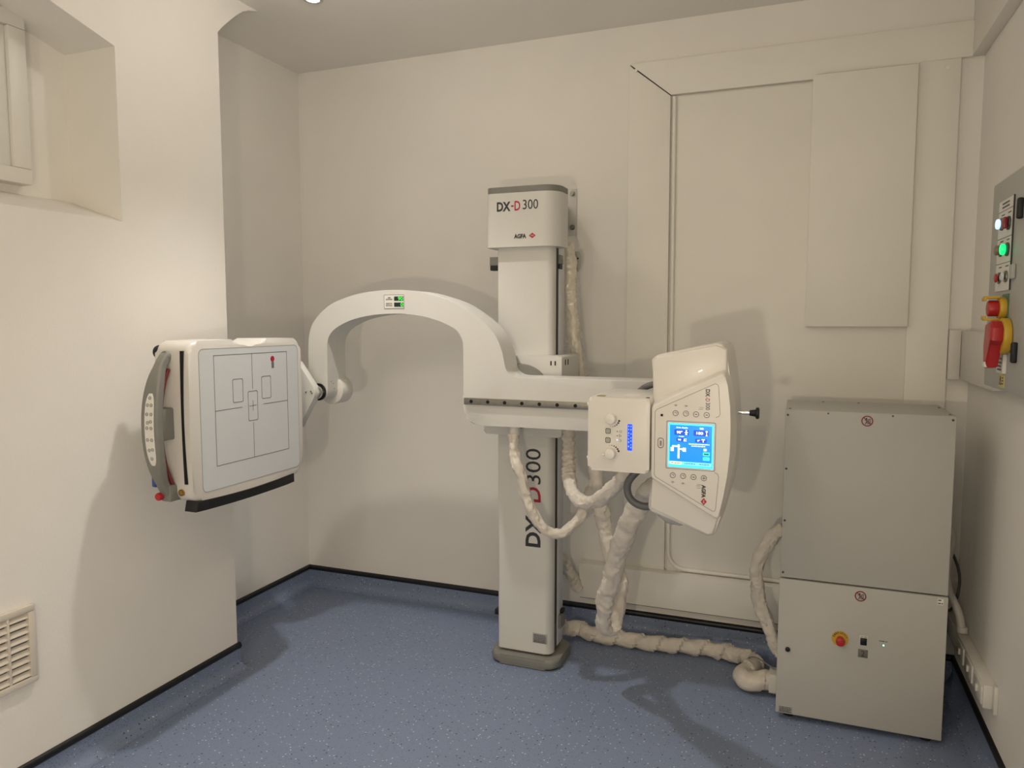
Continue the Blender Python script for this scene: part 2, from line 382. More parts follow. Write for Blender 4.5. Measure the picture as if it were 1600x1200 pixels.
for (u, v, n) in ((-.79, 2.845, 3.712), (.10, 2.86, 3.712), (.36, 2.74, 3.712), (.55, 2.70, 3.714), (-.80, 1.57, 3.714), (-.64, 1.57, 3.714), (.455, 1.64, 3.714), (.575, 1.64, 3.714)):
    b = nb(); cyl(b, (u, n + .004, v), (u, n - .0005, v), .008, 14); obj('screw_cap', b, 'board', d1)
# air vent low on the left wall
vt = thing('vent_grille', 'cream plastic louvred air vent low on the left wall', 'vent', (XL, 1.57, .39))
VY0, VY1, VZ0, VZ1 = 1.425, 1.700, .393, .664
b = nb()
box(b, (XL, VY0, VZ0 + .0222), (XL + .018, VY0 + .022, VZ1 - .0222), .002); box(b, (XL, VY1 - .022, VZ0 + .0222), (XL + .018, VY1, VZ1 - .0222), .002)
box(b, (XL, VY0, VZ0), (XL + .018, VY1, VZ0 + .022), .003); box(b, (XL, VY0, VZ1 - .022), (XL + .018, VY1, VZ1), .003)
obj('frame', b, 'ventwhite', vt)
b = nb(); box(b, (XL, VY0 + .015, VZ0 + .015), (XL + .002, VY1 - .015, VZ1 - .015)); obj('backing', b, 'darkgrey', vt)
cols = [(VY0 + .022, 1.517), (1.523, 1.607), (1.613, VY1 - .022)]
for yy in (1.52, 1.61):
    b = nb(); box(b, (XL, yy - .004, VZ0 + .015), (XL + .016, yy + .004, VZ1 - .015), .001); obj('mullion', b, 'ventwhite', vt)
for y0, y1 in cols:
    for k in range(9):
        z = VZ0 + .030 + k * .0252
        b = nb(); prism(b, [(XL + .003, z + .011), (XL + .014, z - .004), (XL + .0155, z - .0015), (XL + .0045, z + .0135)], -y1, -y0, XZ); obj('slat', b, 'ventwhite', vt, smooth=0)

# ------------------------------------------------------------------ downlights
for i, (x, y) in enumerate(DOWN):
    lb = ['recessed ceiling downlight at the top edge above the detector', 'recessed ceiling downlight in front of the tube head'][i]
    dl = thing('ceiling_downlight', lb, 'downlight', (x, y, CEIL - .012), 'recessed downlights')
    b = nb(); annulus(b, x, y, .030, .045, CEIL - .008, CEIL + .001, XY); obj('bezel', b, 'chrome', dl)
    b = nb(); cyl(b, (x, y, CEIL - .003), (x, y, CEIL + .001), .030, 24); obj('lens', b, 'lampglass', dl)
for (x, y, z), lb in ((GLOBE, 'small surface-mounted ceiling lamp between the detector and the column'), (REAR, 'small surface-mounted ceiling lamp behind the viewpoint')):
    dl = thing('ceiling_lamp', lb, 'ceiling lamp', (x, y, CEIL - .07))
    b = nb(); cyl(b, (x, y, CEIL - .03), (x, y, CEIL), .06, 32, bev=.004); obj('base', b, 'white_plastic', dl)
    b = nb(); cyl(b, (x, y, CEIL - .07), (x, y, CEIL - .03), .04, 32, r2=.05, bev=.01); obj('diffuser', b, 'lampglass', dl)

# ------------------------------------------------------------------ x-ray stand
xr = thing('xray_stand', 'white floor-mounted X-ray column with curved arm carrying detector and tube head', 'x-ray machine', (-1.177, 3.3, 0))
CX = -1.177
# base
base = obj('base_plate', (lambda b: (prism(b, rrect(-1.345, -1.003, 3.155, 3.43, .06), .004, .05, XY, .016, 4), b)[1])(nb()), 'grey', xr)
b = nb(); prism(b, rrect(-1.335, -1.013, 3.165, 3.42, .055), 0, .008, XY); obj('rubber_edge', b, 'black', base)
b = nb(); box(b, (-1.300, 3.215, .045), (-1.055, 3.37, .07)); obj('foot_neck', b, 'darkgrey', base)
# column
col = obj('column', (lambda b: (prism(b, rrect4(-1.312, -1.042, 3.195, 3.245, (.003, .003, .012, .035)), .062, 1.97, XY, .003, 2), b)[1])(nb()), 'white', xr)
b = nb(); box(b, (-1.300, 3.244, .07), (-1.046, 3.290, 1.97)); obj('dark_recess', b, 'darkgrey', col)
b = nb(); box(b, (-1.302, 3.289, .07), (-1.043, 3.375, 1.97), .003); obj('rear_profile', b, 'lightgrey', col)
b = nb(); box(b, (-1.050, 3.258, .19), (-1.0445, 3.272, 1.95)); obj('black_belt', b, 'black', col)
for (x0, x1) in ((-1.388, -1.300), (-1.050, -1.036)):
    b = nb(); box(b, (x0, 3.285, 1.885), (x1, 3.33, 1.925), .002); br = obj('end_stop', b, 'grey', col)
    b = nb(); box(b, (x0 + .002, 3.285, 1.862), (x1 - .002, 3.325, 1.8845), .002); obj('rubber_buffer', b, 'black', br)
b = nb(); box(b, (-1.048, 3.30, .15), (-1.030, 3.37, .215), .002); br = obj('end_stop', b, 'grey', col)
b = nb(); box(b, (-1.046, 3.33, .2155), (-1.028, 3.365, .235), .002); obj('rubber_buffer', b, 'black', br)
b = nb(); box(b, (-1.368, 3.29, .178), (-1.302, 3.33, .205), .002); obj('rubber_buffer', b, 'black', col)
b = nb(); box(b, (-1.134, 3.1943, .113), (-1.064, 3.196, .160), .0002); tl = obj('type_label', b, 'metal_label', col)
b = nb(); rr = random.Random(2); dashes(b, XZ, -1.128, -1.070, [.152, .145, .138, .131, .124, .118], .0028, -3.1942, rr); obj('small_print', b, 'ink', col, smooth=0)
# vertical lettering, reading upwards
V = frame((0, 0, 0), (0, 0, 1), (-1, 0, 0))
YT = -3.1945
def vtext(t, zc, wd, m, bold): 
    b = nb(); F = frame((-1.134, 3.1945, zc), (0, 0, 1), (-1, 0, 0)); text_bm(b, t, F, 0, 0, wd, .074, 0, .0006, bold); obj('lettering', b, m, col, smooth=0)
vtext('DX', .648, .150, 'ink', .03)
b = nb(); box(b, (-1.140, 3.1939, .742), (-1.126, 3.1947, .772)); obj('lettering', b, 'inkred', col, smooth=0)
vtext('D', .821, .070, 'inkred', .012)
vtext('300', .953, .165, 'ink', 0.0)
# top cap
cap = obj('top_cap', (lambda b: (prism(b, rrect4(-1.350, -1.006, 3.150, 3.305, (.006, .006, .03, .080), 10), 1.955, 2.195, XY, .006, 2), b)[1])(nb()), 'white', xr)
b = nb(); prism(b, rrect4(-1.349, -1.007, 3.151, 3.305, (.006, .006, .03, .080), 10), 2.196, 2.222, XY, .010, 3); obj('grey_lid', b, 'grey', cap)
YC_ = -3.1497
text(cap, 'DX', XZ, -1.262, 2.135, .066, .042, 'ink', YC_, .035)
b = nb(); box(b, (-1.226, 3.1490, 2.132), (-1.214, 3.1502, 2.139)); obj('lettering', b, 'inkred', cap, smooth=0)
text(cap, 'D', XZ, -1.196, 2.136, .027, .042, 'inkred', YC_, .012)
text(cap, '300', XZ, -1.134, 2.139, .072, .042, 'ink', YC_, 0)
text(cap, 'AGFA', XZ, -1.183, 2.001, .058, .020, 'ink', YC_, .05)
b = nb(); prism(b, [(-1.141, 2.002), (-1.125, 1.990), (-1.109, 2.002), (-1.125, 2.014)], YC_ - .001, YC_ + .0008, XZ); lg = obj('red_diamond_logo', b, 'inkred', cap, smooth=0)
b = nb(); text_bm(b, 'Agfa', XZ, -1.125, 2.002, .016, .007, YC_ + .0008, .0005); obj('logo_lettering', b, 'paper', cap, smooth=0)
# wall bracket
b = nb(); box(b, (-1.165, 3.732, 2.065), (-1.092, YB, 2.300), .002); box(b, (-1.165, 3.37, 2.09), (-1.150, 3.733, 2.215), .001); wb = obj('wall_bracket', b, 'white', xr)
b = nb(); prism(b, [(-1.150, 2.10), (-1.128, 2.10), (-1.132, 2.215), (-1.150, 2.225)], -3.70, -3.40, XZ); obj('grey_insert', b, 'panelgrey', wb)
b = nb(); box(b, (-1.30, 3.30, 1.99), (-1.10, 3.40, 2.19), .004); obj('head_block', b, 'panelgrey', wb)
for z in (2.275, 2.104):
    b = nb(); cyl(b, (-1.113, 3.729, z), (-1.113, 3.718, z), .010, 6); cyl(b, (-1.113, 3.730, z), (-1.113, 3.7275, z), .014, 20); obj('bolt', b, 'steel', wb)
# carriage
cg = obj('carriage', (lambda b: (prism(b, rrect(-1.362, -.985, 1.10, 1.468, .012), -3.42, -3.150, XZ, .010, 3), b)[1])(nb()), 'white', xr)
for x in (3.26, 3.30):
    b = nb(); box(b, (-.9855, x - .06, 1.425), (-.9835, x - .052, 1.450)); obj('slot', b, 'void', cg)
for x in (-1.038, -1.018):
    b = nb(); box(b, (x, 3.1488, 1.425), (x + .006, 3.151, 1.445)); obj('slot', b, 'void', cg)
b = nb(); cyl(b, (CX, 3.152, 1.285), (CX, 3.098, 1.285), .145, 48); obj('bearing_disc', b, 'grey', cg)
# curved arm
outer = [(-2.186, 1.30), (-2.186, 1.40), (-2.183, 1.529), (-2.164, 1.601), (-2.119, 1.653), (-2.057, 1.699), (-1.965, 1.733), (-1.859, 1.755), (-1.728, 1.763), (-1.622, 1.758), (-1.545, 1.744), (-1.417, 1.705), (-1.324, 1.652), (-1.254, 1.597), (-1.215, 1.550), (-1.190, 1.491), (-1.181, 1.449), (-1.170, 1.411), (-1.148, 1.390), (-1.098, 1.384), (-.24, 1.384)]
inner = [(-.22, 1.36), (-.22, 1.20), (-.25, 1.168), (-1.252, 1.168), (-1.325, 1.172), (-1.362, 1.201), (-1.372, 1.234), (-1.373, 1.305), (-1.373, 1.513), (-1.381, 1.549), (-1.404, 1.581), (-1.438, 1.602), (-1.519, 1.632), (-1.602, 1.649), (-1.686, 1.656), (-1.788, 1.654), (-1.877, 1.643), (-1.951, 1.625), (-2.020, 1.595), (-2.051, 1.572), (-2.071, 1.544), (-2.079, 1.505), (-2.082, 1.30)]
def smooth_poly(P, per=4):
    out = []
    n = len(P)
    for i in range(n - 1):
        a = Vector(P[max(i - 1, 0)]); p = Vector(P[i]); c = Vector(P[i + 1]); d = Vector(P[min(i + 2, n - 1)])
        L = (c - p).length
        if L > .2: out.append(tuple(p)); continue
        k = per
        m0 = (c - a); m1 = (d - p)
        m0 = m0.normalized() * L if m0.length else m0; m1 = m1.normalized() * L if m1.length else m1
        for j in range(k):
            t = j / k
            q = (2 * t ** 3 - 3 * t * t + 1) * p + (t ** 3 - 2 * t * t + t) * m0 + (-2 * t ** 3 + 3 * t * t) * c + (t ** 3 - t * t) * m1
            out.append(tuple(q))
    out.append(P[-1]); return out
HX, HZ = -2.134, 1.287
bot = [(HX + .052 * math.cos(math.radians(a)), HZ + .01 - .052 * math.sin(math.radians(a))) for a in range(0, 181, 15)]
prof = smooth_poly(outer) + smooth_poly(inner) + bot[1:-1]
b = nb(); prism(b, prof, -3.030, -2.950, XZ, .006, 3, both=False); arm = obj('u_arm', b, 'white', xr, smooth=50)
b = nb(); prism(b, [p for p in prof], -3.100, -3.0315, XZ, .004, 2); obj('rear_cover', b, 'white', arm, smooth=50)
b = nb(); cyl(b, (HX + .012, 3.035, HZ), (HX + .012, 3.128, HZ), .068, 40, bev=.006); obj('pivot_drum', b, 'white_plastic', arm)
for u, v in ((.006, 1.335), (.022, 1.325), (.03, 1.30)):
    b = nb(); cyl(b, (-2.084, 2.975 + u, v), (-2.0805, 2.975 + u, v), .002, 10); obj('screw', b, 'ink', arm)
# display on the arm crown
b = nb(); prism(b, rrect(-1.766, -1.664, 1.680, 1.741, .003), -2.952, -2.9488, XZ); dp = obj('arm_display', b, 'paper', arm)
b = nb(); stroke(b, rrect(-1.766, -1.664, 1.680, 1.741, .003), .0014, -2.9487, -2.9482, XZ, True); obj('display_border', b, 'inkgrey', arm, smooth=0)
for z0, z1, t, u, wd in ((1.714, 1.733, '90', -1.6815, .024), (1.687, 1.706, '0', -1.675, .0115)):
    b = nb(); box(b, (-1.714, 2.9480, z0), (-1.667, 2.9490, z1)); obj('digit_window', b, 'segback', arm)
    text(arm, t, XZ, u, (z0 + z1) / 2, wd, .016, 'seg', -2.948, .0, 'lit_digits')
for z, t, wd in ((1.728, 'ARM', .014), (1.720, 'ROTATION', .032), (1.701, 'DETECTOR', .032), (1.692, 'ROTATION', .032)):
    text(arm, t, XZ, -1.740, z, wd, .0062, 'ink', -2.9488, .02)
# rail with holes
b = nb(); box(b, (-1.366, 2.938, 1.259), (-.45, 2.951, 1.288), .001); rl = obj('accessory_rail', b, 'steel', arm, smooth=30)
for k in range(12):
    x = -1.331 + k * .0787
    b = nb(); cyl(b, (x, 2.940, 1.2735), (x, 2.9372, 1.2735), .0078, 18); obj('rail_hole', b, 'void', arm)
# underside cable gland
b = nb(); cyl(b, (-1.152, 3.0, 1.172), (-1.152, 3.0, 1.125), .024, 20, bev=.004); obj('cable_gland', b, 'white_plastic', arm)

# ------------------------------------------------------------------ detector
DY0, DY1, DZ0, DZ1 = 2.118, 2.775, .938, 1.548
def det_profile():
    P = []
    r = .045
    def arc(cx, cy, a0, a1, n=6, rr=r):
        for k in range(n + 1):
            a = math.radians(a0 + (a1 - a0) * k / n); P.append((cx + rr * math.cos(a), cy + rr * math.sin(a)))
    arc(DY0 + r, DZ0 + r, 180, 270); 
    for k in range(1, 6): t = k / 6; P.append((DY0 + r + (DY1 - DY0 - 2 * r) * t, DZ0 - .006 * math.sin(PI * t)))
    arc(DY1 - r, DZ0 + r, 270, 360)
    for k in range(1, 6): t = k / 6; P.append((DY1 + .004 * math.sin(PI * t), DZ0 + r + (DZ1 - DZ0 - 2 * r) * t))
    arc(DY1 - r, DZ1 - r, 0, 90)
    ym = 2.448
    P += [(ym + .105, DZ1 + .002), (ym + .085, DZ1 - .001), (ym + .062, DZ1 - .020), (ym + .04, DZ1 - .038), (ym + .015, DZ1 - .046), (ym - .015, DZ1 - .046), (ym - .04, DZ1 - .038), (ym - .062, DZ1 - .020), (ym - .085, DZ1 - .001), (ym - .105, DZ1 + .002)]
    arc(DY0 + r, DZ1 - r, 90, 180)
    for k in range(1, 6): t = k / 6; P.append((DY0 - .006 * math.sin(PI * t), DZ1 - r - (DZ1 - DZ0 - 2 * r) * t))
    return P
b = nb(); prism(b, det_profile(), -2.262, -2.100, YZ, .018, 4); det = obj('detector_housing', b, 'white_plastic', xr, smooth=50)
PX = -2.0992
b = nb(); prism(b, rrect(2.166, 2.752, .970, 1.517, .022), PX - .002, PX, YZ); obj('face_panel', b, 'lightgrey', det)
b = nb(); stroke(b, rrect(2.166, 2.752, .970, 1.517, .022), .0018, PX - .001, PX + .0005, YZ, True); obj('panel_edge', b, 'edgegrey', det, smooth=0)
n0, n1 = PX - .0003, PX + .0005
b = nb(); cy, cz = 2.455, 1.275
stroke(b, [(2.242, 1.060), (2.677, 1.060), (2.677, 1.490), (2.242, 1.490)], .0024, n0, n1, YZ, True)
stroke(b, [(cy, 1.49), (cy, 1.345)], .0024, n0, n1, YZ); stroke(b, [(cy, 1.205), (cy, 1.06)], .0024, n0, n1, YZ)
stroke(b, [(2.242, cz), (2.390, cz)], .0024, n0, n1, YZ); stroke(b, [(2.520, cz), (2.677, cz)], .0024, n0, n1, YZ)
for u0, u1, v0, v1 in ((2.341, 2.398, 1.298, 1.391), (2.511, 2.568, 1.298, 1.391), (2.427, 2.483, 1.214, 1.335)):
    stroke(b, rrect(u0, u1, v0, v1, .007, 3), .0024, n0, n1, YZ, True)
stroke(b, [(2.436, cz), (2.474, cz)], .0022, n0, n1, YZ); stroke(b, [(cy, cz - .020), (cy, cz + .020)], .0022, n0, n1, YZ)
obj('field_markings', b, 'inkgrey', det, smooth=0)
b = nb(); prism(b, circ(2.583, 1.462, .0125), n0, n1, YZ); obj('red_stamp', b, 'inkred', det, smooth=0)
b = nb(); prism(b, rrect(2.576, 2.592, 1.422, 1.450, .003, 3), n0, n1 - .0002, YZ); obj('grey_smear', b, 'inkgrey', det, smooth=0)
# lower bumper
b = nb(); pp = [(2.135 + .57 * t, .944 - .010 * math.sin(PI * t) + .0 * t) for t in [k / 12 for k in range(13)]] + [(2.705 - .58 * t, .905 - .006 * math.sin(PI * t)) for t in [k / 12 for k in range(13)]]
prism(b, pp, -2.155, -2.094, YZ, .004); obj('lower_bumper', b, 'black', det)
# cassette slot on the near side
b = nb(); pp = [(-2.134 - .004 * math.sin(PI * k / 10), 1.012 + .5 * k / 10) for k in range(11)] + [(-2.122 - .004 * math.sin(PI * k / 10), 1.512 - .5 * k / 10) for k in range(11)]
prism(b, pp, -2.13, -2.1105, XZ); obj('cassette_slot', b, 'void', det)
b = nb(); cyl(b, (-2.155, 2.130, .978), (-2.155, 2.1125, .978), .013, 24); bs = obj('round_gold_sticker', b, 'brass', det)
b = nb(); annulus(b, -2.155, .978, .009, .011, -2.1125, -2.112, XZ); obj('sticker_ring', b, 'ink', det)
# black knob at the rear top
b = nb(); cyl(b, (-2.262, 2.15, 1.505), (-2.285, 2.15, 1.505), .026, 24, bev=.008); obj('rear_knob', b, 'black', det)
# handle
def hpath(t):
    """t 0..1 from top to bottom; returns (Y, Z)"""
    a = math.radians(-72 + 144 * t)
    z = 1.226 - .268 * math.sin(a) / math.sin(math.radians(72))
    y = 2.118 - (.080) * (math.cos(a) - math.cos(math.radians(72))) / (1 - math.cos(math.radians(72)))
    return y, z
def hwid(t):
    s = abs(t - .48)
    return .020 + .020 * max(0, 1 - (s / .34) ** 2.5) if s < .34 else .020
def hsweep(bm, t0, t1, wf, off, th, n=40, xc=-2.205):
    rings = []
    for k in range(n + 1):
        t = t0 + (t1 - t0) * k / n; y, z = hpath(t); y2, z2 = hpath(t + .001); y1, z1 = hpath(t - .001)
        d = Vector((0, y2 - y1, z2 - z1)).normalized(); nn = Vector((0, d.z, -d.y))
        if nn.y > 0: nn = -nn
        c = Vector((xc, y, z)) + nn * off; wv = wf(t); hw = th / 2; rr = min(hw, wv) * .55
        ring = []
        for (u, v) in rrect(-wv, wv, -hw, hw, rr, 4): ring.append(bm.verts.new(c + Vector((u, 0, 0)) + nn * v))
        rings.append(ring)
    L = len(rings[0])
    for i in range(n):
        for j in range(L): bm.faces.new((rings[i][j], rings[i][(j + 1) % L], rings[i + 1][(j + 1) % L], rings[i + 1][j]))
    bm.faces.new(rings[0][::-1]); bm.faces.new(rings[-1])
b = nb(); hsweep(b, 0.0, 1.0, hwid, -.0, .034)
cyl(b, (-2.205, 2.155, 1.490), (-2.205, 2.105, 1.490), .022, 20, bev=.004)
box(b, (-2.228, 2.085, .945), (-2.178, 2.150, 1.010), .008)
hd = obj('handle', b, 'grey', det)
b = nb(); box(b, (-2.232, 2.046, 1.180), (-2.176, 2.125, 1.300), .008); obj('handle_mount', b, 'grey', det)
b = nb(); hsweep(b, .12, .88, lambda t: .016, -.024, .012, xc=-2.198); obj('red_liner', b, 'darkred', det)
def pw(t):
    s = (t - .50) / .195; return .022 * math.sqrt(max(0.02, 1 - abs(s) ** 4))
b = nb(); hsweep(b, .31, .69, pw, .0175, .003, xc=-2.200); obj('keypad', b, 'paper', det)
for k, (du, t) in enumerate(((0, .335), (-.009, .373), (.009, .373), (-.010, .42), (.010, .42), (-.006, .463), (.008, .457), (-.010, .49), (.010, .49), (-.010, .55), (.010, .55), (-.007, .605), (.009, .60), (0, .65))):
    y, z = hpath(t); y2, z2 = hpath(t + .001); d = Vector((0, y2 - y, z2 - z)).normalized(); nn = Vector((0, d.z, -d.y))
    if nn.y > 0: nn = -nn
    c = Vector((-2.200 + du, y, z)) + nn * .0188
    F = frame(c, (1, 0, 0), (-d if d.z < 0 else d))
    b = nb(); annulus(b, 0, 0, .0046, .0062, 0, .0009, F, 18); stroke(b, [(-.002, 0), (.002, 0)], .0012, 0, .0008, F); obj('key_ring', b, 'ink', det, smooth=0)
b = nb(); cyl(b, (-2.224, 2.108, .966), (-2.224, 2.066, .966), .015, 24, bev=.005); obj('red_push_button', b, 'red', det)
b = nb(); box(b, (-2.255, 2.07, 1.0), (-2.235, 2.11, 1.06), .006); obj('blue_clip', b, 'blue', det)
# bracket between detector and arm
b = nb(); prism(b, [(-2.25, 1.45), (-2.20, 1.43), (-2.115, 1.318), (-2.105, 1.287), (-2.115, 1.262), (-2.20, 1.12), (-2.25, 1.10)], -2.925, -2.885, XZ, .003); bk = obj('pivot_plate', b, 'white', xr)
b = nb(); prism(b, rrect(2.70, 2.925, 1.10, 1.45, .02), -2.262, -2.225, YZ, .003); obj('back_plate', b, 'white', bk)
b = nb(); cyl(b, (HX + .004, 2.952, HZ), (HX + .004, 2.915, HZ), .033, 32, bev=.004); obj('pivot_cap', b, 'chrome', bk)
b = nb(); annulus(b, HX + .004, HZ, .030, .041, -2.952, -2.944, XZ, 36); obj('black_ring', b, 'blackgloss', bk)
for u, v in ((-2.155, 1.29), (-2.128, 1.295), (-2.122, 1.287)):
    b = nb(); cyl(b, (u, 2.886, v), (u, 2.8825, v), .0035, 12); obj('screw', b, 'steel', bk)

# ------------------------------------------------------------------ tube head
sh = [(-.436, 1.500), (-.424, 1.512), (-.412, 1.518), (-.240, 1.556), (-.224, 1.553), (-.212, 1.540), (-.206, 1.520), (-.200, 1.480), (-.192, 1.43), (-.184, 1.36), (-.180, 1.29), (-.180, 1.22), (-.186, 1.15), (-.198, 1.08), (-.214, 1.015), (-.226, .968), (-.236, .956), (-.252, .952), (-.428, 1.012), (-.438, 1.022), (-.440, 1.036), (-.432, 1.115), (-.420, 1.140), (-.420, 1.355), (-.424, 1.37)]
b = nb(); prism(b, sh, -2.640, -2.335, XZ, .012, 4); tube_o = obj('tube_head', b, 'white_plastic', xr, smooth=50)
pn = [(-.413, 1.366), (-.216, 1.466), (-.207, 1.464), (-.203, 1.455), (-.196, 1.43), (-.188, 1.37), (-.185, 1.30), (-.186, 1.23), (-.192, 1.16), (-.201, 1.10), (-.213, 1.034), (-.220, 1.028), (-.228, 1.030), (-.414, 1.135), (-.419, 1.142), (-.420, 1.355)]
b = nb(); prism(b, pn, -2.345, -2.270, XZ, .006, 3, both=False, flare=.014); fp = obj('control_panel_front', b, 'white_plastic', tube_o, smooth=50)
# smooth shoulders from the panel out to both ears
for s in ([(-.424, 1.362), (-.205, 1.472), (-.207, 1.535), (-.240, 1.548), (-.414, 1.510), (-.428, 1.497)], [(-.424, 1.130), (-.430, 1.03), (-.250, .960), (-.236, .966), (-.221, 1.022)]):
    b = nb(); prism(b, s, -2.34, -2.322, XZ, .006, 3, both=False, flare=.004); obj('shoulder', b, 'white_plastic', tube_o, smooth=50)
NF = -2.270
b = nb()
stroke(b, [(-.404, 1.352), (-.232, 1.436), (-.226, 1.434), (-.222, 1.428), (-.216, 1.345), (-.220, 1.338), (-.228, 1.335)], .0012, NF - .0005, NF + .0004, XZ)
stroke(b, [(-.404, 1.352), (-.409, 1.345), (-.409, 1.150), (-.404, 1.142), (-.232, 1.050), (-.226, 1.050), (-.223, 1.056), (-.216, 1.155), (-.220, 1.165), (-.228, 1.168)], .0012, NF - .0005, NF + .0004, XZ)
obj('panel_outline', b, 'inkgrey', tube_o, smooth=0)
sx0, sx1, sz0, sz1 = -.367, -.234, 1.178, 1.312
b = nb(); stroke(b, rrect(sx0 - .006, sx1 + .006, sz0 - .006, sz1 + .006, .004, 3), .0016, NF - .0005, NF + .0003, XZ, True); obj('screen_surround', b, 'inkgrey', tube_o, smooth=0)
b = nb(); box(b, (sx0, NF * -1 - .0008, sz0), (sx1, 2.2715, sz1)); obj('touch_screen', b, 'scr', tube_o, smooth=0)
# screen contents
NS = NF + .0008; sw, shh = sx1 - sx0, sz1 - sz0
def sp(u, v): return (sx0 + u * sw, sz0 + v * shh)
def srect(u0, u1, v0, v1, m, name, r=0, n=NS):
    a = sp(u0, v0); c = sp(u1, v1); b = nb()
    prism(b, rrect(a[0], c[0], a[1], c[1], r or .0004, 3), n - .0003, n + .0003, XZ); return obj(name, b, m, tube_o, smooth=0)
srect(0, 1, .0, .055, 'scrcyan', 'screen_bar'); srect(0, 1, .055, .13, 'scrpale', 'screen_bar')
srect(.0, .03, .13, 1, 'scrcyan', 'screen_bar'); srect(.97, 1, .0, 1, 'scrcyan', 'screen_bar'); srect(0, 1, .965, 1, 'scrcyan', 'screen_bar')
srect(.05, .30, .065, .125, 'scryellow', 'screen_tab', n=NS + .0003)
for u0, u1, v0, v1 in ((.13, .46, .735, .865), (.56, .90, .735, .865), (.18, .42, .585, .675), (.60, .86, .585, .675)):
    srect(u0, u1, v0, v1, 'scrdark', 'screen_field', .003)
def stext(t, u, v, wd, ht, bold=.02):
    p = sp(u, v); return text(tube_o, t, XZ, p[0], p[1], wd * sw, ht * shh, 'scrwhite', NS + .0004, bold, 'screen_text', .0003)
stext('Arm Angle', .30, .905, .26, .045); stext('SID', .74, .905, .09, .04)
stext('90\u00b0', .25, .80, .13, .07, .03); stext('180', .70, .80, .15, .065, .03)
stext('Angle', .29, .705, .12, .03); stext('90', .25, .63, .07, .045); stext('0\u00b0', .68, .63, .06, .045)
def sfig(rects):
    b = nb()
    for u0, u1, v0, v1 in rects:
        a = sp(u0, v0); c = sp(u1, v1); box(b, (a[0], a[1], NS), (c[0], c[1], NS + .0006), F=XZ)
    obj('screen_symbol', b, 'scrwhite', tube_o, smooth=0)
# small figures beside the values and the picture of the stand
sfig([(.39, .41, .745, .855), (.365, .435, .79, .81), (.375, .425, .75, .765), (.385, .415, .83, .855)])
sfig([(.845, .86, .745, .83), (.83, .875, .83, .855), (.83, .875, .742, .755)])
sfig([(.34, .41, .60, .62), (.35, .37, .60, .66), (.38, .41, .64, .66)])
sfig([(.77, .79, .595, .655), (.74, .82, .645, .665)])
sfig([(.215, .255, .20, .52), (.055, .125, .36, .45), (.085, .11, .45, .49), (.10, .26, .46, .495), (.25, .36, .40, .43), (.33, .40, .36, .45), (.31, .36, .385, .44)])
b = nb(); rr = random.Random(5)
a = sp(.46, 0)[0]; c = sp(.92, 0)[0]; dashes(b, XZ, a, c, [sp(0, .545)[1]], .0024, NS + .0002, rr)
a = sp(.52, 0)[0]; c = sp(.84, 0)[0]; dashes(b, XZ, a, c, [sp(0, .50)[1]], .0024, NS + .0002, rr)
obj('screen_small_print', b, 'scrwhite', tube_o, smooth=0)
b = nb(); rr = random.Random(6)
for u0, u1 in ((.07, .28), (.37, .62), (.70, .92)):
    dashes(b, XZ, sp(u0, 0)[0], sp(u1, 0)[0], [sp(0, .092)[1]], .0022, NS + .0006, rr)
obj('screen_small_print', b, 'scrdark', tube_o, smooth=0)
srect(.79, .86, .40, .455, 'scrwhite', 'screen_icon', .002); srect(.78, .93, .29, .375, 'scrcyan', 'screen_icon', .002); srect(.80, .91, .31, .35, 'scrgreen', 'screen_icon', .001, NS + .0004); srect(.78, .93, .185, .265, 'scrcyan', 'screen_icon', .002)
# round keys
for k, (x, z) in enumerate(((-.347, 1.343), (-.316, 1.343), (-.286, 1.342), (-.255, 1.341), (-.352, 1.151), (-.321, 1.151), (-.290, 1.150), (-.259, 1.149))):
    b = nb(); annulus(b, x, z, .0072, .0086, NF - .0005, NF + .0006, XZ, 24)
    if k == 7: stroke(b, [(x - .0045, z), (x + .0045, z)], .0014, NF, NF + .0006, XZ); stroke(b, [(x, z - .0045), (x, z + .0045)], .0014, NF, NF + .0006, XZ)
    elif k in (2, 3, 6): stroke(b, [(x - .0035, z), (x + .0025, z)], .0014, NF, NF + .0006, XZ); stroke(b, [(x + .001, z + .0015), (x + .003, z), (x + .001, z - .0015)], .0008, NF, NF + .0006, XZ)
    else: annulus(b, x, z, .0026, .0036, NF - .0005, NF + .0006, XZ, 14, -60, 170)
    obj('round_key', b, 'ink', tube_o, smooth=0)
b = nb(); stroke(b, rrect(-.399, -.382, 1.234, 1.264, .008, 5), .0015, NF - .0004, NF + .0006, XZ, True); 
for z in (1.242, 1.246, 1.250, 1.254): stroke(b, [(-.3925, z), (-.3885, z)], .0022, NF, NF + .0006, XZ)
obj('oval_key', b, 'ink', tube_o, smooth=0)
b = nb(); box(b, (-.392, 2.2685, 1.3315), (-.385, 2.2705, 1.3385)); obj('sensor_window', b, 'void', tube_o)
b = nb()
for (x, z) in ((-.347, 1.367), (-.316, 1.366), (-.352, 1.130), (-.321, 1.128)):
    stroke(b, [(x - .005, z), (x + .005, z)], .0010, NF, NF + .0005, XZ); stroke(b, [(x - .0025, z + .002), (x + .0025, z + .002)], .001, NF, NF + .0005, XZ); stroke(b, [(x - .0015, z - .003), (x + .0015, z - .001)], .001, NF, NF + .0005, XZ)
for (x, z) in ((-.270, 1.363), (-.272, 1.358), (-.276, 1.124), (-.272, 1.128), (-.274, 1.118)):
    stroke(b, [(x - .006, z), (x + .006, z)], .0010, NF, NF + .0005, XZ)
obj('key_symbols', b, 'inkgrey', tube_o, smooth=0)
FD = lambda x, z: frame((x, 2.270, z), (0, 0, -1), (1, 0, 0))
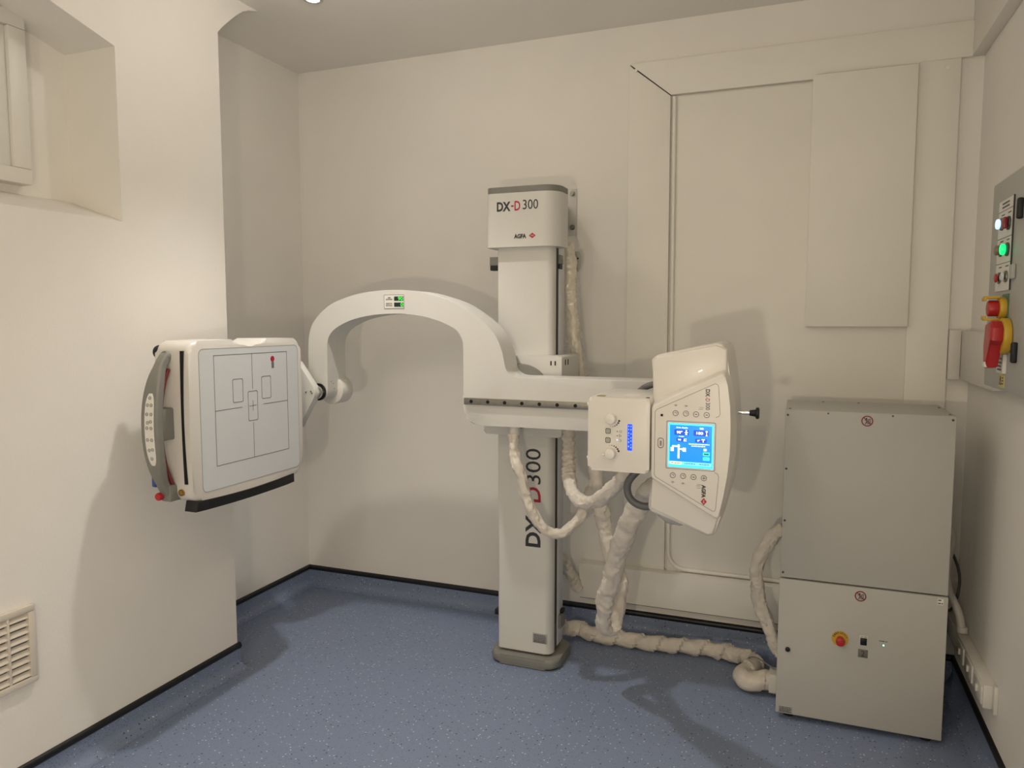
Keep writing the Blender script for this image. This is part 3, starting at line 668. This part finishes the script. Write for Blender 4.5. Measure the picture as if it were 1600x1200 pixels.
b = nb(); text_bm(b, 'DX', FD(-.253, 1.4075), 0, 0, .0225, .0125, 0, .0005, .03); obj('lettering', b, 'ink', tube_o, smooth=0)
b = nb(); text_bm(b, '-D', FD(-.253, 1.3885), 0, 0, .0130, .0125, 0, .0005, .01); obj('lettering', b, 'inkred', tube_o, smooth=0)
b = nb(); text_bm(b, '300', FD(-.252, 1.3675), 0, 0, .0220, .0125, 0, .0005, 0); obj('lettering', b, 'ink', tube_o, smooth=0)
b = nb(); text_bm(b, 'AGFA', FD(-.259, 1.1085), 0, 0, .0400, .0125, 0, .0005, .05); obj('lettering', b, 'ink', tube_o, smooth=0)
b = nb(); prism(b, [(-.258 - .009, 1.077), (-.258, 1.077 - .0115), (-.258 + .009, 1.077), (-.258, 1.077 + .0115)], NF - .0004, NF + .0006, XZ); obj('red_diamond_logo', b, 'inkred', tube_o, smooth=0)
b = nb(); text_bm(b, 'Agfa', FD(-.258, 1.077), 0, 0, .011, .0045, .0006, .0004); obj('logo_lettering', b, 'paper', tube_o, smooth=0)
# knob on a stem, neck to the arm, cover below
b = nb(); cyl(b, (-.19, 2.50, 1.326), (-.140, 2.50, 1.326), .0055, 16); kn = obj('knob_stem', b, 'chrome', tube_o)
b = nb(); cyl(b, (-.146, 2.50, 1.326), (-.126, 2.50, 1.326), .009, 20, r2=.012); cyl(b, (-.127, 2.50, 1.326), (-.116, 2.50, 1.326), .019, 24, bev=.004); obj('lock_knob', b, 'black', tube_o)
b = nb(); cyl(b, (-.33, 2.64, 1.275), (-.33, 2.952, 1.275), .085, 36); box(b, (-.42, 2.60, 1.19), (-.24, 2.80, 1.37), .02, 3); obj('mounting_neck', b, 'white', tube_o)
b = nb(); bmesh.ops.create_uvsphere(b, u_segments=24, v_segments=14, radius=1, matrix=Matrix.Translation((-.36, 2.46, 1.005)) @ Matrix.Diagonal((.075, .085, .055, 1)))
for v in b.verts: v.co += v.normal * .006 * noise.noise(v.co * 40)
obj('plastic_cover', b, 'dome', tube_o)
# collimator
kx0, kx1, kz0, kz1, ky0, ky1 = -.622, -.424, 1.148, 1.384, 2.270, 2.585
b = nb(); box(b, (kx0, ky0 + .03, kz0), (kx1, ky1, kz1), .012, 3); kol = obj('collimator', b, 'white_plastic', xr)
b = nb(); prism(b, rrect(kx0 + .001, kx1 - .001, kz0 + .001, kz1 - .001, .012), -(ky0 + .034), -ky0, XZ, .010, 3, both=False); obj('front_panel', b, 'white_plastic', kol)
NK = -ky0
for z in (1.317, 1.206):
    b = nb(); cyl(b, (-.546, ky0 + .002, z), (-.546, ky0 - .020, z), .0175, 32, r2=.0158, bev=.003); kb = obj('dial_knob', b, 'white_plastic', kol)
    a0 = -100 if z > 1.25 else 20
    b = nb()
    for k in range(6):
        a = math.radians((-95 + 16 * k) if z > 1.25 else (100 - 16 * k)); prism(b, circ(-.546 + .026 * math.cos(a), z + .026 * math.sin(a), .0010 + .0005 * k, 12), NK - .0004, NK + .0005, XZ)
    obj('dial_dots', b, 'ink', kol, smooth=0)
b = nb(); cyl(b, (-.564, ky0 - .012, 1.202), (-.570, ky0 - .012, 1.201), .0035, 10); obj('dial_pointer', b, 'white_plastic', kol)
for z in (1.277, 1.248):
    b = nb(); stroke(b, rrect(-.563, -.549, z - .0075, z + .0075, .003, 3), .0020, NK - .0004, NK + .0006, XZ, True); stroke(b, rrect(-.5595, -.5525, z - .004, z + .004, .001, 2), .0009, NK - .0004, NK + .0006, XZ, True); stroke(b, [(-.556, z - .004), (-.556, z + .004)], .0009, NK, NK + .0006, XZ); obj('square_key', b, 'ink', kol, smooth=0)
b = nb()
for z in (1.277, 1.2635): prism(b, circ(-.5265, z, .0017, 12), NK - .0004, NK + .0005, XZ)
annulus(b, -.516, 1.277, .0030, .0038, NK - .0004, NK + .0005, XZ, 16); stroke(b, [(-.520, 1.2675), (-.520, 1.2595), (-.513, 1.2635)], .0009, NK, NK + .0005, XZ, True); stroke(b, [(-.520, 1.254), (-.514, 1.250), (-.514, 1.246), (-.519, 1.246)], .0009, NK, NK + .0005, XZ)
obj('indicator_symbols', b, 'ink', kol, smooth=0)
b = nb(); prism(b, circ(-.5265, 1.250, .002, 12), NK - .0004, NK + .0006, XZ); obj('lit_indicator', b, 'lens_white', kol, smooth=0)
b = nb(); prism(b, rrect(-.494, -.479, 1.219, 1.302, .002, 3), NK - .0004, NK + .0006, XZ); obj('blue_lcd', b, 'lcd', kol, smooth=0)
b = nb(); rr = random.Random(3)
for col_ in (-.490, -.483):
    z = 1.297
    while z > 1.225:
        l = rr.uniform(.003, .008); box(b, (col_ - .0013, z - l * .7, NK + .0003), (col_ + .0013, z, NK + .0009), F=XZ); z -= l + rr.uniform(.003, .008)
obj('lcd_text', b, 'lcdtext', kol, smooth=0)
for z in (1.357, 1.185):
    b = nb(); cyl(b, (kx0 + .002, ky0 + .02, z), (kx0 - .007, ky0 + .02, z), .006, 14, bev=.001); obj('side_pin', b, 'white_plastic', kol)
b = nb(); box(b, (-.600, 2.295, kz1 - .001), (-.575, 2.325, kz1 + .0006)); obj('gold_label', b, 'holo', kol)
b = nb(); box(b, (-.52, 2.33, kz1 - .001), (-.475, 2.40, kz1 + .0005)); obj('top_label', b, 'paper', kol)
b = nb(); box(b, (-.443, 2.298, kz1 - .001), (-.433, 2.308, kz1 + .0006)); obj('small_mark', b, 'void', kol)
# grey hose loop from collimator to tube head
b = nb(); tube(b, catmull([(-.455, 2.43, 1.155), (-.492, 2.425, 1.125), (-.522, 2.42, 1.085), (-.522, 2.42, 1.045), (-.500, 2.42, 1.018), (-.462, 2.42, 1.008), (-.425, 2.43, 1.02)], 8), .0125, 14); obj('cable_loop', b, 'hose', xr)
b = nb(); tube(b, catmull([(-.53, 2.60, 1.37), (-.50, 2.60, 1.392), (-.46, 2.60, 1.404), (-.41, 2.60, 1.405)], 8), .0115, 12); obj('cable_loop', b, 'hose', xr)

# ------------------------------------------------------------------ sleeved cables
def wrapped(r, seed, ridge=.16, pitch=26, turns=1, lump=.16, fold=0.0, wave=.03):
    """crumpled sleeve: helical wrap edges, creases and bunched folds"""
    def f(s, th, p):
        ph = (turns * th / (2 * PI) + s * pitch / (2 * PI)) % 1.0
        c, sn = math.cos(th), math.sin(th)
        n1 = noise.noise(Vector((s * 14 + seed, c * .8, sn * .8 + seed)))
        n2 = 1 - 2 * abs(noise.noise(Vector((s * 34 + seed * 3, c * 1.5 + seed, sn * 1.5))))
        n3 = 1 - 2 * abs(noise.noise(Vector((s * 85 + seed * 5, c * 2.6, sn * 2.6 + seed))))
        fl = math.sin(2 * PI * s / wave + 2.5 * n1 + 1.3 * c) if fold else 0
        return r * (1 + ridge * (ph - .5) + lump * n1 + lump * .55 * (n2 - .5) + lump * .30 * (n3 - .5) + fold * fl)
    return f
def sleeve_bm(P, r, seed, ridge=.16, pitch=26, turns=1, lump=.2, step=.0065, sc=(1, 1), seg=26, fold=0.0, wave=.03):
    c = catmull(P, 24); L = sum((c[i + 1] - c[i]).length for i in range(len(c) - 1)); n = int(L / step); out = [c[0]]; acc = 0; k = 1
    for i in range(len(c) - 1):
        acc += (c[i + 1] - c[i]).length
        if acc >= step: out.append(c[i + 1]); acc = 0
    if (out[-1] - c[-1]).length > step * .3: out.append(c[-1])
    b = nb(); tube(b, out, wrapped(r, seed, ridge, pitch, turns, lump, fold, wave), seg, sc); return b
def sleeve(label, *a, **k):
    o = obj('cable_sleeve', sleeve_bm(*a, **k), 'sleeve', smooth=32); return tag(o, label, 'cable')
# three sleeved cables that belong to the stand
obj('sleeved_cable', sleeve_bm([(-1.152, 2.995, 1.132), (-1.145, 2.985, 1.06), (-1.118, 2.975, .964), (-1.085, 2.975, .86), (-1.045, 2.985, .765), (-.995, 3.00, .712), (-.935, 3.03, .706), (-.885, 3.07, .755), (-.852, 3.10, .83), (-.815, 3.11, .95), (-.790, 3.09, 1.06), (-.785, 3.07, 1.172)], .0225, 1, lump=.34, ridge=.2), 'sleeve', xr, smooth=32)
obj('sleeved_cable', sleeve_bm([(-.962, 3.18, 1.175), (-.957, 3.18, 1.08), (-.945, 3.14, .985), (-.918, 3.06, .935)], .027, 4, lump=.35, ridge=.1, fold=.13, wave=.032), 'sleeve', xr, smooth=32)
obj('sleeved_cable', sleeve_bm([(-.925, 3.075, .945), (-.895, 3.00, .920), (-.84, 2.89, .905), (-.745, 2.72, .925), (-.650, 2.60, .985), (-.575, 2.51, 1.06), (-.525, 2.46, 1.12), (-.505, 2.45, 1.152)], .026, 6, lump=.28, ridge=.12), 'sleeve', xr, smooth=32)
obj('sleeved_cable', sleeve_bm([(-.43, 2.56, 1.06), (-.485, 2.56, 1.02), (-.562, 2.66, .889), (-.645, 2.80, .701), (-.712, 2.91, .50), (-.742, 2.985, .37), (-.742, 3.02, .305), (-.722, 3.06, .30), (-.708, 3.085, .37), (-.702, 3.10, .47), (-.715, 3.105, .54), (-.745, 3.105, .628), (-.785, 3.105, .794), (-.812, 3.105, .94), (-.80, 3.08, 1.08), (-.77, 3.06, 1.172)], .032, 9, lump=.30, ridge=.08, pitch=12, sc=(1.15, .85)), 'sleeve', xr, smooth=32)
# thick floor cable with its bandaged end and plug
fc = thing('floor_cable', 'thick twisted white sleeved cable lying along the floor from the column to the cabinet', 'cable', (-.5, 3.5, 0))
obj('twisted_sleeve', sleeve_bm([(-1.07, 3.50, .075), (-1.01, 3.56, .05), (-.90, 3.545, .040), (-.78, 3.555, .038), (-.65, 3.555, .038), (-.52, 3.575, .038), (-.40, 3.59, .038), (-.29, 3.58, .040), (-.21, 3.55, .048), (-.155, 3.50, .055), (-.15, 3.44, .058)], .036, 14, ridge=.36, pitch=60, lump=.18, seg=30), 'sleeve', fc, smooth=32)
obj('bandaged_bend', sleeve_bm([(-.15, 3.47, .06), (-.165, 3.41, .056), (-.190, 3.35, .052), (-.185, 3.31, .050), (-.150, 3.30, .052), (-.105, 3.315, .056), (-.072, 3.32, .060)], .042, 20, ridge=.16, pitch=70, lump=.10, seg=30), 'sleeve', fc, smooth=32)
b = nb(); prism(b, rrect(3.275, 3.365, .018, .104, .012), -.082, -.0505, YZ, .003); obj('plug_housing', b, 'conduit', fc)
sleeve('short white wrapped cable entering the plinth box behind the column', [(-1.24, 3.53, .50), (-1.18, 3.56, .45), (-1.125, 3.59, .40), (-1.095, 3.61, .35), (-1.07, 3.63, .29), (-1.045, 3.655, .23)], .026, 30, lump=.4, fold=.1)
# plastic wrapped cable bundle beside the column
pc = thing('wrapped_cable_bundle', 'white cable bundle in clear plastic hanging beside the upper column', 'cable', (-1.02, 3.5, 1.2))
P = [(-1.083, 3.52, 1.995), (-1.070, 3.51, 1.95), (-1.062, 3.50, 1.86), (-1.054, 3.50, 1.72), (-1.036, 3.50, 1.56), (-1.010, 3.50, 1.41), (-.990, 3.48, 1.28), (-.975, 3.46, 1.12)]
wf = wrapped(.039, 41, .06, 14, 1, .24)
b = nb(); tube(b, catmull(P, 22), lambda s, th, p: wf(s, th, p) * (1.0 if s < .12 else max(.66, 1.0 - (s - .12) * .75)), 24, (1.0, .8)); obj('cable_core', b, 'wrapgloss', pc, smooth=32)
wf2 = wrapped(.050, 55, .05, 10, 1, .5)
b = nb(); tube(b, catmull([(p[0] - .012 - .010 * (i / 7), p[1] + .02, p[2] - .03) for i, p in enumerate(P[2:7])], 22), wf2, 24, (1.0, .6)); obj('plastic_wrap', b, 'cover_clear', pc, smooth=32)
b = nb(); prism(b, [(-1.052, 1.965), (-1.030, 1.965), (-1.018, 1.94), (-1.022, 1.89), (-1.035, 1.865), (-1.050, 1.88)], -3.575, -3.560, XZ, .002); cl = obj('grey_clamp', b, 'panelgrey', pc)
b = nb(); cyl(b, (-1.033, 3.562, 1.930), (-1.033, 3.5585, 1.930), .005, 14); obj('clamp_screw', b, 'ink', pc)
# thin wire by the socket
b = nb(); tube(b, catmull([(-.175, 3.42, .10), (-.150, 3.38, .125), (-.11, 3.35, .125), (-.05, 3.33, .10)], 10), .0032, 8); tag(obj('thin_wire', b, 'wire'), 'thin grey wire arching to the cabinet above the bandaged bend', 'wire')

# ------------------------------------------------------------------ generator cabinet
gx0, gx1, gy0, gy1, gz1 = -.046, .548, 3.12, 3.52, 1.272
gc = thing('generator_cabinet', 'tall two-door light grey electrical cabinet standing in the right corner', 'cabinet', (.25, 3.32, 0))
b = nb(); box(b, (gx0 + .004, gy0 + .022, .03), (gx1 - .004, gy1, gz1 - .004), .003); gb = obj('body', b, 'cabinet', gc)
for x in (.0, .50):
    for y in (3.17, 3.47):
        b = nb(); cyl(b, (x, y, 0), (x, y, .032), .022, 18); obj('foot', b, 'black', gc)
b = nb(); box(b, (gx0, gy0, .593), (gx1 - .002, gy0 + .024, gz1), .003); uc = obj('upper_cover', b, 'cabinet', gc)
b = nb(); box(b, (gx0, gy0, .594), (gx1 - .002, gy1, gz1 + .001), .003); bmesh.ops.delete(b, geom=[f for f in b.faces if f.calc_center_median().z < 1.26], context='FACES'); obj('top_sheet', b, 'cabinet', gc)
b = nb(); box(b, (gx0 - .004, gy0 - .003, .024), (gx1, gy0 + .022, .587), .004); ld = obj('lower_door', b, 'cabinet', gc)
for z in (1.252, 1.036, .826, .613):
    b = nb(); cyl(b, (gx0 + .009, gy0 + .001, z), (gx0 + .009, gy0 - .002, z), .0045, 12); obj('screw', b, 'darkgrey', uc)
for x in (.11, .335):
    b = nb(); cyl(b, (x, gy0 + .001, 1.264), (x, gy0 - .0015, 1.264), .0035, 12); obj('screw', b, 'darkgrey', uc)
b = nb(); cyl(b, (gx1 - .014, gy0 + .001, 1.258), (gx1 - .014, gy0 - .002, 1.258), .0045, 12); obj('screw', b, 'darkgrey', uc)
for (x, y) in ((-.03, 3.16), (.10, 3.47), (.24, 3.47), (.53, 3.40), (.53, 3.16)):
    b = nb(); cyl(b, (x, y, gz1), (x, y, gz1 + .003), .0045, 12); obj('screw', b, 'darkgrey', uc)
def prohibit(parent, x, z, y):
    n = -y
    b = nb(); prism(b, circ(x, z, .0205, 36), n - .0005, n + .0004, XZ); obj('sign_disc', b, 'cabinet', parent, smooth=0)
    b = nb(); annulus(b, x, z, .0165, .0208, n - .0003, n + .0010, XZ, 36); stroke(b, [(x - .0125, z + .0125), (x + .0125, z - .0125)], .0034, n, n + .0010, XZ); obj('sign_ring', b, 'signred', parent, smooth=0)
    b = nb(); prism(b, circ(x - .003, z + .009, .003, 12), n, n + .0007, XZ)
    stroke(b, [(x - .003, z + .006), (x - .002, z - .002), (x - .006, z - .011)], .0028, n, n + .0007, XZ); stroke(b, [(x - .002, z - .002), (x + .002, z - .011)], .0024, n, n + .0007, XZ); stroke(b, [(x - .009, z + .002), (x - .002, z + .003), (x + .004, z + .006)], .002, n, n + .0007, XZ)
    stroke(b, [(x + .005, z - .010), (x + .005, z + .006), (x + .010, z + .008), (x + .010, z - .009)], .0022, n, n + .0007, XZ, True)
    obj('sign_figure', b, 'ink', parent, smooth=0)
obj('side_cable', sleeve_bm([(-.040, 3.30, .742), (-.070, 3.30, .722), (-.105, 3.30, .675), (-.135, 3.30, .605), (-.148, 3.30, .53), (-.138, 3.30, .45), (-.116, 3.30, .37), (-.085, 3.30, .29), (-.060, 3.30, .225), (-.038, 3.30, .19)], .027, 26, lump=.38, ridge=.12), 'sleeve', gc, smooth=32)
prohibit(uc, .248, 1.241, gy0); prohibit(ld, .249, .553, gy0 - .003)
yd = gy0 - .003
b = nb(); cyl(b, (.182, yd + .001, .372), (.182, yd - .003, .372), .031, 36); obj('emergency_disc', b, 'yellow', ld)
# EMERGENCY lettering round the disc
for k, ch in enumerate('EMERGENCY'):
    a = math.radians(160 - 17.5 * k); F = frame((.182 + .0245 * math.cos(a), yd - .003, .372 + .0245 * math.sin(a)), (math.sin(a), 0, -math.cos(a)), (math.cos(a), 0, math.sin(a)))
    b = nb(); text_bm(b, ch, F, 0, 0, .0055, .0075, 0, .0004, .02); obj('lettering', b, 'ink', ld, smooth=0)
b = nb(); cyl(b, (.182, yd - .002, .370), (.182, yd - .022, .370), .013, 24, bev=.001); cyl(b, (.182, yd - .022, .370), (.182, yd - .040, .370), .0175, 28, r2=.016, bev=.004); obj('emergency_stop_button', b, 'red', ld)
b = nb(); box(b, (.252, yd - .002, .357), (.280, yd + .001, .396), .001); obj('switch_surround', b, 'paper', ld)
b = nb(); box(b, (.254, yd - .006, .359), (.278, yd, .388), .002); obj('rocker_switch', b, 'blackgloss', ld)
text(ld, 'ON  OFF', XZ, .266, .3925, .022, .0045, 'ink', -yd + .002, .02)
b = nb(); box(b, (.248, yd - .0015, .308), (.283, yd + .001, .341), .0004); obj('number_plate', b, 'plate_grey', ld)
text(ld, '2', XZ, .265, .3245, .013, .023, 'ink', -yd + .0015, -.005)
b = nb(); cyl(b, (.336, yd + .001, .370), (.336, yd - .003, .370), .0055, 16); obj('lamp_bezel', b, 'chrome', ld)
b = nb(); cyl(b, (.336, yd - .002, .370), (.336, yd - .005, .370), .0035, 14); obj('power_lamp', b, 'led', ld)
text(ld, 'POWER ON', XZ, .335, .3845, .030, .0045, 'ink', -yd, .02)
b = nb(); cyl(b, (-.010, yd + .001, .297), (-.010, yd - .008, .297), .0095, 20, bev=.002); obj('door_lock', b, 'black', ld)
b = nb(); box(b, (-.038, yd - .0008, .012 + .016), (.014, yd + .001, .057), .0002); obj('type_label', b, 'metal_label', ld)
b = nb(); rr = random.Random(8); dashes(b, XZ, -.034, .010, [.051, .045, .039, .033], .0028, -yd + .0008, rr); obj('small_print', b, 'ink', ld, smooth=0)
b = nb(); box(b, (.512, yd - .0005, .556), (.532, yd + .001, .580)); obj('white_label', b, 'paper', ld)
b = nb(); rr = random.Random(9); dashes(b, XZ, .514, .530, [.574, .562], .004, -yd + .0006, rr); obj('small_print', b, 'ink', ld, smooth=0)

# ------------------------------------------------------------------ right wall: control panel
PXF = .62
cp = thing('wall_control_panel', 'grey wall control panel with indicator lamps and red isolator switch', 'control panel', (XR, 2.76, 1.394))
b = nb(); box(b, (PXF, 2.42, 1.394), (XR, 3.10, 2.097), .006, 2); obj('enclosure', b, 'panelgrey', cp)
NP = -PXF
def U(y): return -y
b = nb(); prism(b, rrect(U(2.985), U(2.800), 1.722, 2.020, .003, 3), NP - .001, NP + .004, YZr); pl = obj('legend_plate', b, 'paper', cp)
b = nb(); stroke(b, [(U(2.985), 1.985), (U(2.800), 1.985)], .002, NP + .0035, NP + .0045, YZr); stroke(b, [(U(2.985), 1.895), (U(2.8), 1.895)], .002, NP + .0035, NP + .0045, YZr); stroke(b, [(U(2.985), 1.812), (U(2.8), 1.812)], .002, NP + .0035, NP + .0045, YZr)
stroke(b, [(U(2.7995), 1.722), (U(2.7995), 2.020)], .003, NP - .001, NP + .0046, YZr)
rr = random.Random(11); dashes(b, YZr, U(2.94), U(2.85), [2.009, 1.997], .006, NP + .004, rr)
for y, z in ((2.925, 1.972), (2.84, 1.972), (2.925, 1.885), (2.84, 1.885), (2.925, 1.800), (2.84, 1.800)): dashes(b, YZr, U(y + .02), U(y - .02), [z], .004, NP + .004, rr)
obj('legend_print', b, 'ink', pl, smooth=0)
for (y, z, m, l, r, sq) in ((2.925, 1.943, 'lens_white', .024, .017, 0), (2.84, 1.937, 'lens_red', .024, .018, 1), (2.925, 1.857, 'lens_amber', .024, .017, 0), (2.84, 1.853, 'lens_green', .026, .018, 0), (2.925, 1.765, 'red', .020, .015, 0), (2.84, 1.766, 'lightgrey', .020, .015, 0)):
    b = nb(); cyl(b, (PXF - .003, y, z), (PXF - .010, y, z), r + .004, 24, bev=.001); bz = obj('lamp_bezel', b, 'steel' if z < 1.8 else 'darkgrey', cp)
    b = nb()
    if sq: box(b, (PXF - l, y - r, z - r), (PXF - .012, y + r, z + r), .003)
    else: cyl(b, (PXF - .012, y, z), (PXF - l, y, z), r, 24, bev=.005)
    obj('indicator_lamp', b, m, bz)
# emergency stop in a yellow shroud
b = nb(); prism(b, rrect(U(2.885), U(2.805), 1.615, 1.710, .003, 3), NP - .001, NP + .003, YZr); obj('green_legend', b, 'greenplate', cp)
b = nb(); cyl(b, (PXF - .002, 2.845, 1.663), (PXF - .022, 2.845, 1.663), .036, 32, bev=.003)
for s in (-1, 1): box(b, (PXF - .062, 2.845 - .022, 1.663 + s * .036 - .004), (PXF - .02, 2.845 + .022, 1.663 + s * .036 + .004), .002); box(b, (PXF - .065, 2.845 - .022, 1.663 + s * .030 - .006), (PXF - .058, 2.845 + .022, 1.663 + s * .030 + .006), .002)
obj('yellow_shroud', b, 'yellow', cp)
b = nb(); cyl(b, (PXF - .020, 2.845, 1.663), (PXF - .052, 2.845, 1.663), .026, 28, bev=.005); obj('emergency_stop_button', b, 'red', cp)
# rotary isolator
b = nb(); cyl(b, (PXF - .001, 2.79, 1.574), (PXF - .024, 2.79, 1.574), .058, 40, bev=.004); iso = obj('isolator_base', b, 'yellow', cp)
b = nb(); prism(b, [(U(2.79) - .046, 1.612), (U(2.79) + .02, 1.622), (U(2.79) + .048, 1.600), (U(2.79) + .046, 1.560), (U(2.79) + .016, 1.545), (U(2.79) - .010, 1.472), (U(2.79) - .046, 1.468), (U(2.79) - .050, 1.54)], NP + .022, NP + .058, YZr, .008, 3); ih = obj('isolator_handle', b, 'red', cp)
b = nb(); box(b, (PXF - .060, 2.80, 1.472), (PXF - .045, 2.838, 1.490), .002); obj('padlock_tab', b, 'paper', cp)
b = nb(); prism(b, rrect(U(2.88), U(2.80), 1.452, 1.515, .002, 3), NP - .001, NP + .010, YZr); nt_ = obj('notice_plate', b, 'paper', cp)
b = nb(); rr = random.Random(12); dashes(b, YZr, U(2.865), U(2.815), [1.500, 1.487, 1.475, 1.464], .006, NP + .010, rr); obj('small_print', b, 'ink', nt_, smooth=0)
b = nb(); prism(b, rrect(U(2.875), U(2.81), 1.405, 1.450, .002, 3), NP - .001, NP + .002, YZr); nt2 = obj('yellow_notice', b, 'yellowlabel', cp)
b = nb(); stroke(b, [(U(2.866), 1.415), (U(2.842), 1.415), (U(2.854), 1.440)], .003, NP + .0018, NP + .003, YZr, True); dashes(b, YZr, U(2.838), U(2.815), [1.437, 1.428, 1.418], .004, NP + .002, rr); obj('small_print', b, 'ink', nt2, smooth=0)
for (y, z) in ((2.705, 1.965), (2.685, 1.525)):
    b = nb(); box(b, (PXF - .016, y - .010, z - .032), (PXF + .002, y + .010, z + .032), .006, 3); obj('latch', b, 'black', cp)
b = nb(); box(b, (PXF - .001, 2.745, 1.755), (PXF - .010, 2.785, 1.800), .002); obj('grey_tab', b, 'panelgrey', cp)
# trunking to the panel
tk = thing('cable_trunking', 'white cable trunking running from the back corner to the control panel', 'trunking', (.67, 3.4, 1.372))
b = nb(); box(b, (.648, 3.10, 1.372), (XR, YB, 1.580), .002); obj('trunk', b, 'conduit', tk)
b = nb(); box(b, (.603, 3.69, 1.370), (.648, YB, 1.585), .003); obj('end_box', b, 'conduit', tk)
b = nb(); box(b, (.6478, 3.688, 1.385), (.650, 3.6915, 1.565)); obj('gap', b, 'void', tk)
# socket trunking low on the right wall
st = thing('socket_trunking', 'white socket trunking low on the right wall beside the cabinet', 'trunking', (.67, 3.35, .235))
b = nb(); box(b, (.648, 2.99, .240), (XR, YB, .325), .003); obj('trunk', b, 'conduit', st)
b = nb(); box(b, (.676, 2.965, .232), (XR, 2.992, .333), .003); obj('end_flange', b, 'conduit', st)
for y in (3.06, 3.22, 3.38):
    b = nb(); box(b, (.643, y - .06, .250), (.649, y + .06, .316), .002); so = obj('socket_plate', b, 'white_plastic', st)
    b = nb(); box(b, (.636, y - .008, .272), (.644, y + .008, .296), .002); obj('socket_switch', b, 'white_plastic', so)
# conduit and thin cable behind the cabinet
b = nb(); tube(b, catmull([(.560, 3.56, .755), (.610, 3.56, .745), (.628, 3.56, .69), (.610, 3.55, .58), (.618, 3.53, .49), (.655, 3.50, .40), (.665, 3.48, .335)], 10), .016, 16); cyl(b, (.666, 3.48, .352), (.667, 3.478, .3265), .021, 18, bev=.002)
tag(obj('flexible_conduit', b, 'conduit'), 'white flexible conduit dropping behind the cabinet into the socket trunking', 'conduit')
b = nb(); tube(b, catmull([(.565, 3.62, .70), (.630, 3.62, .64), (.668, 3.62, .55), (.672, 3.62, .46), (.645, 3.60, .38), (.60, 3.60, .36)], 10), .006, 10); tag(obj('power_cord', b, 'darkgrey'), 'thin dark power cord curving behind the white conduit', 'cord')
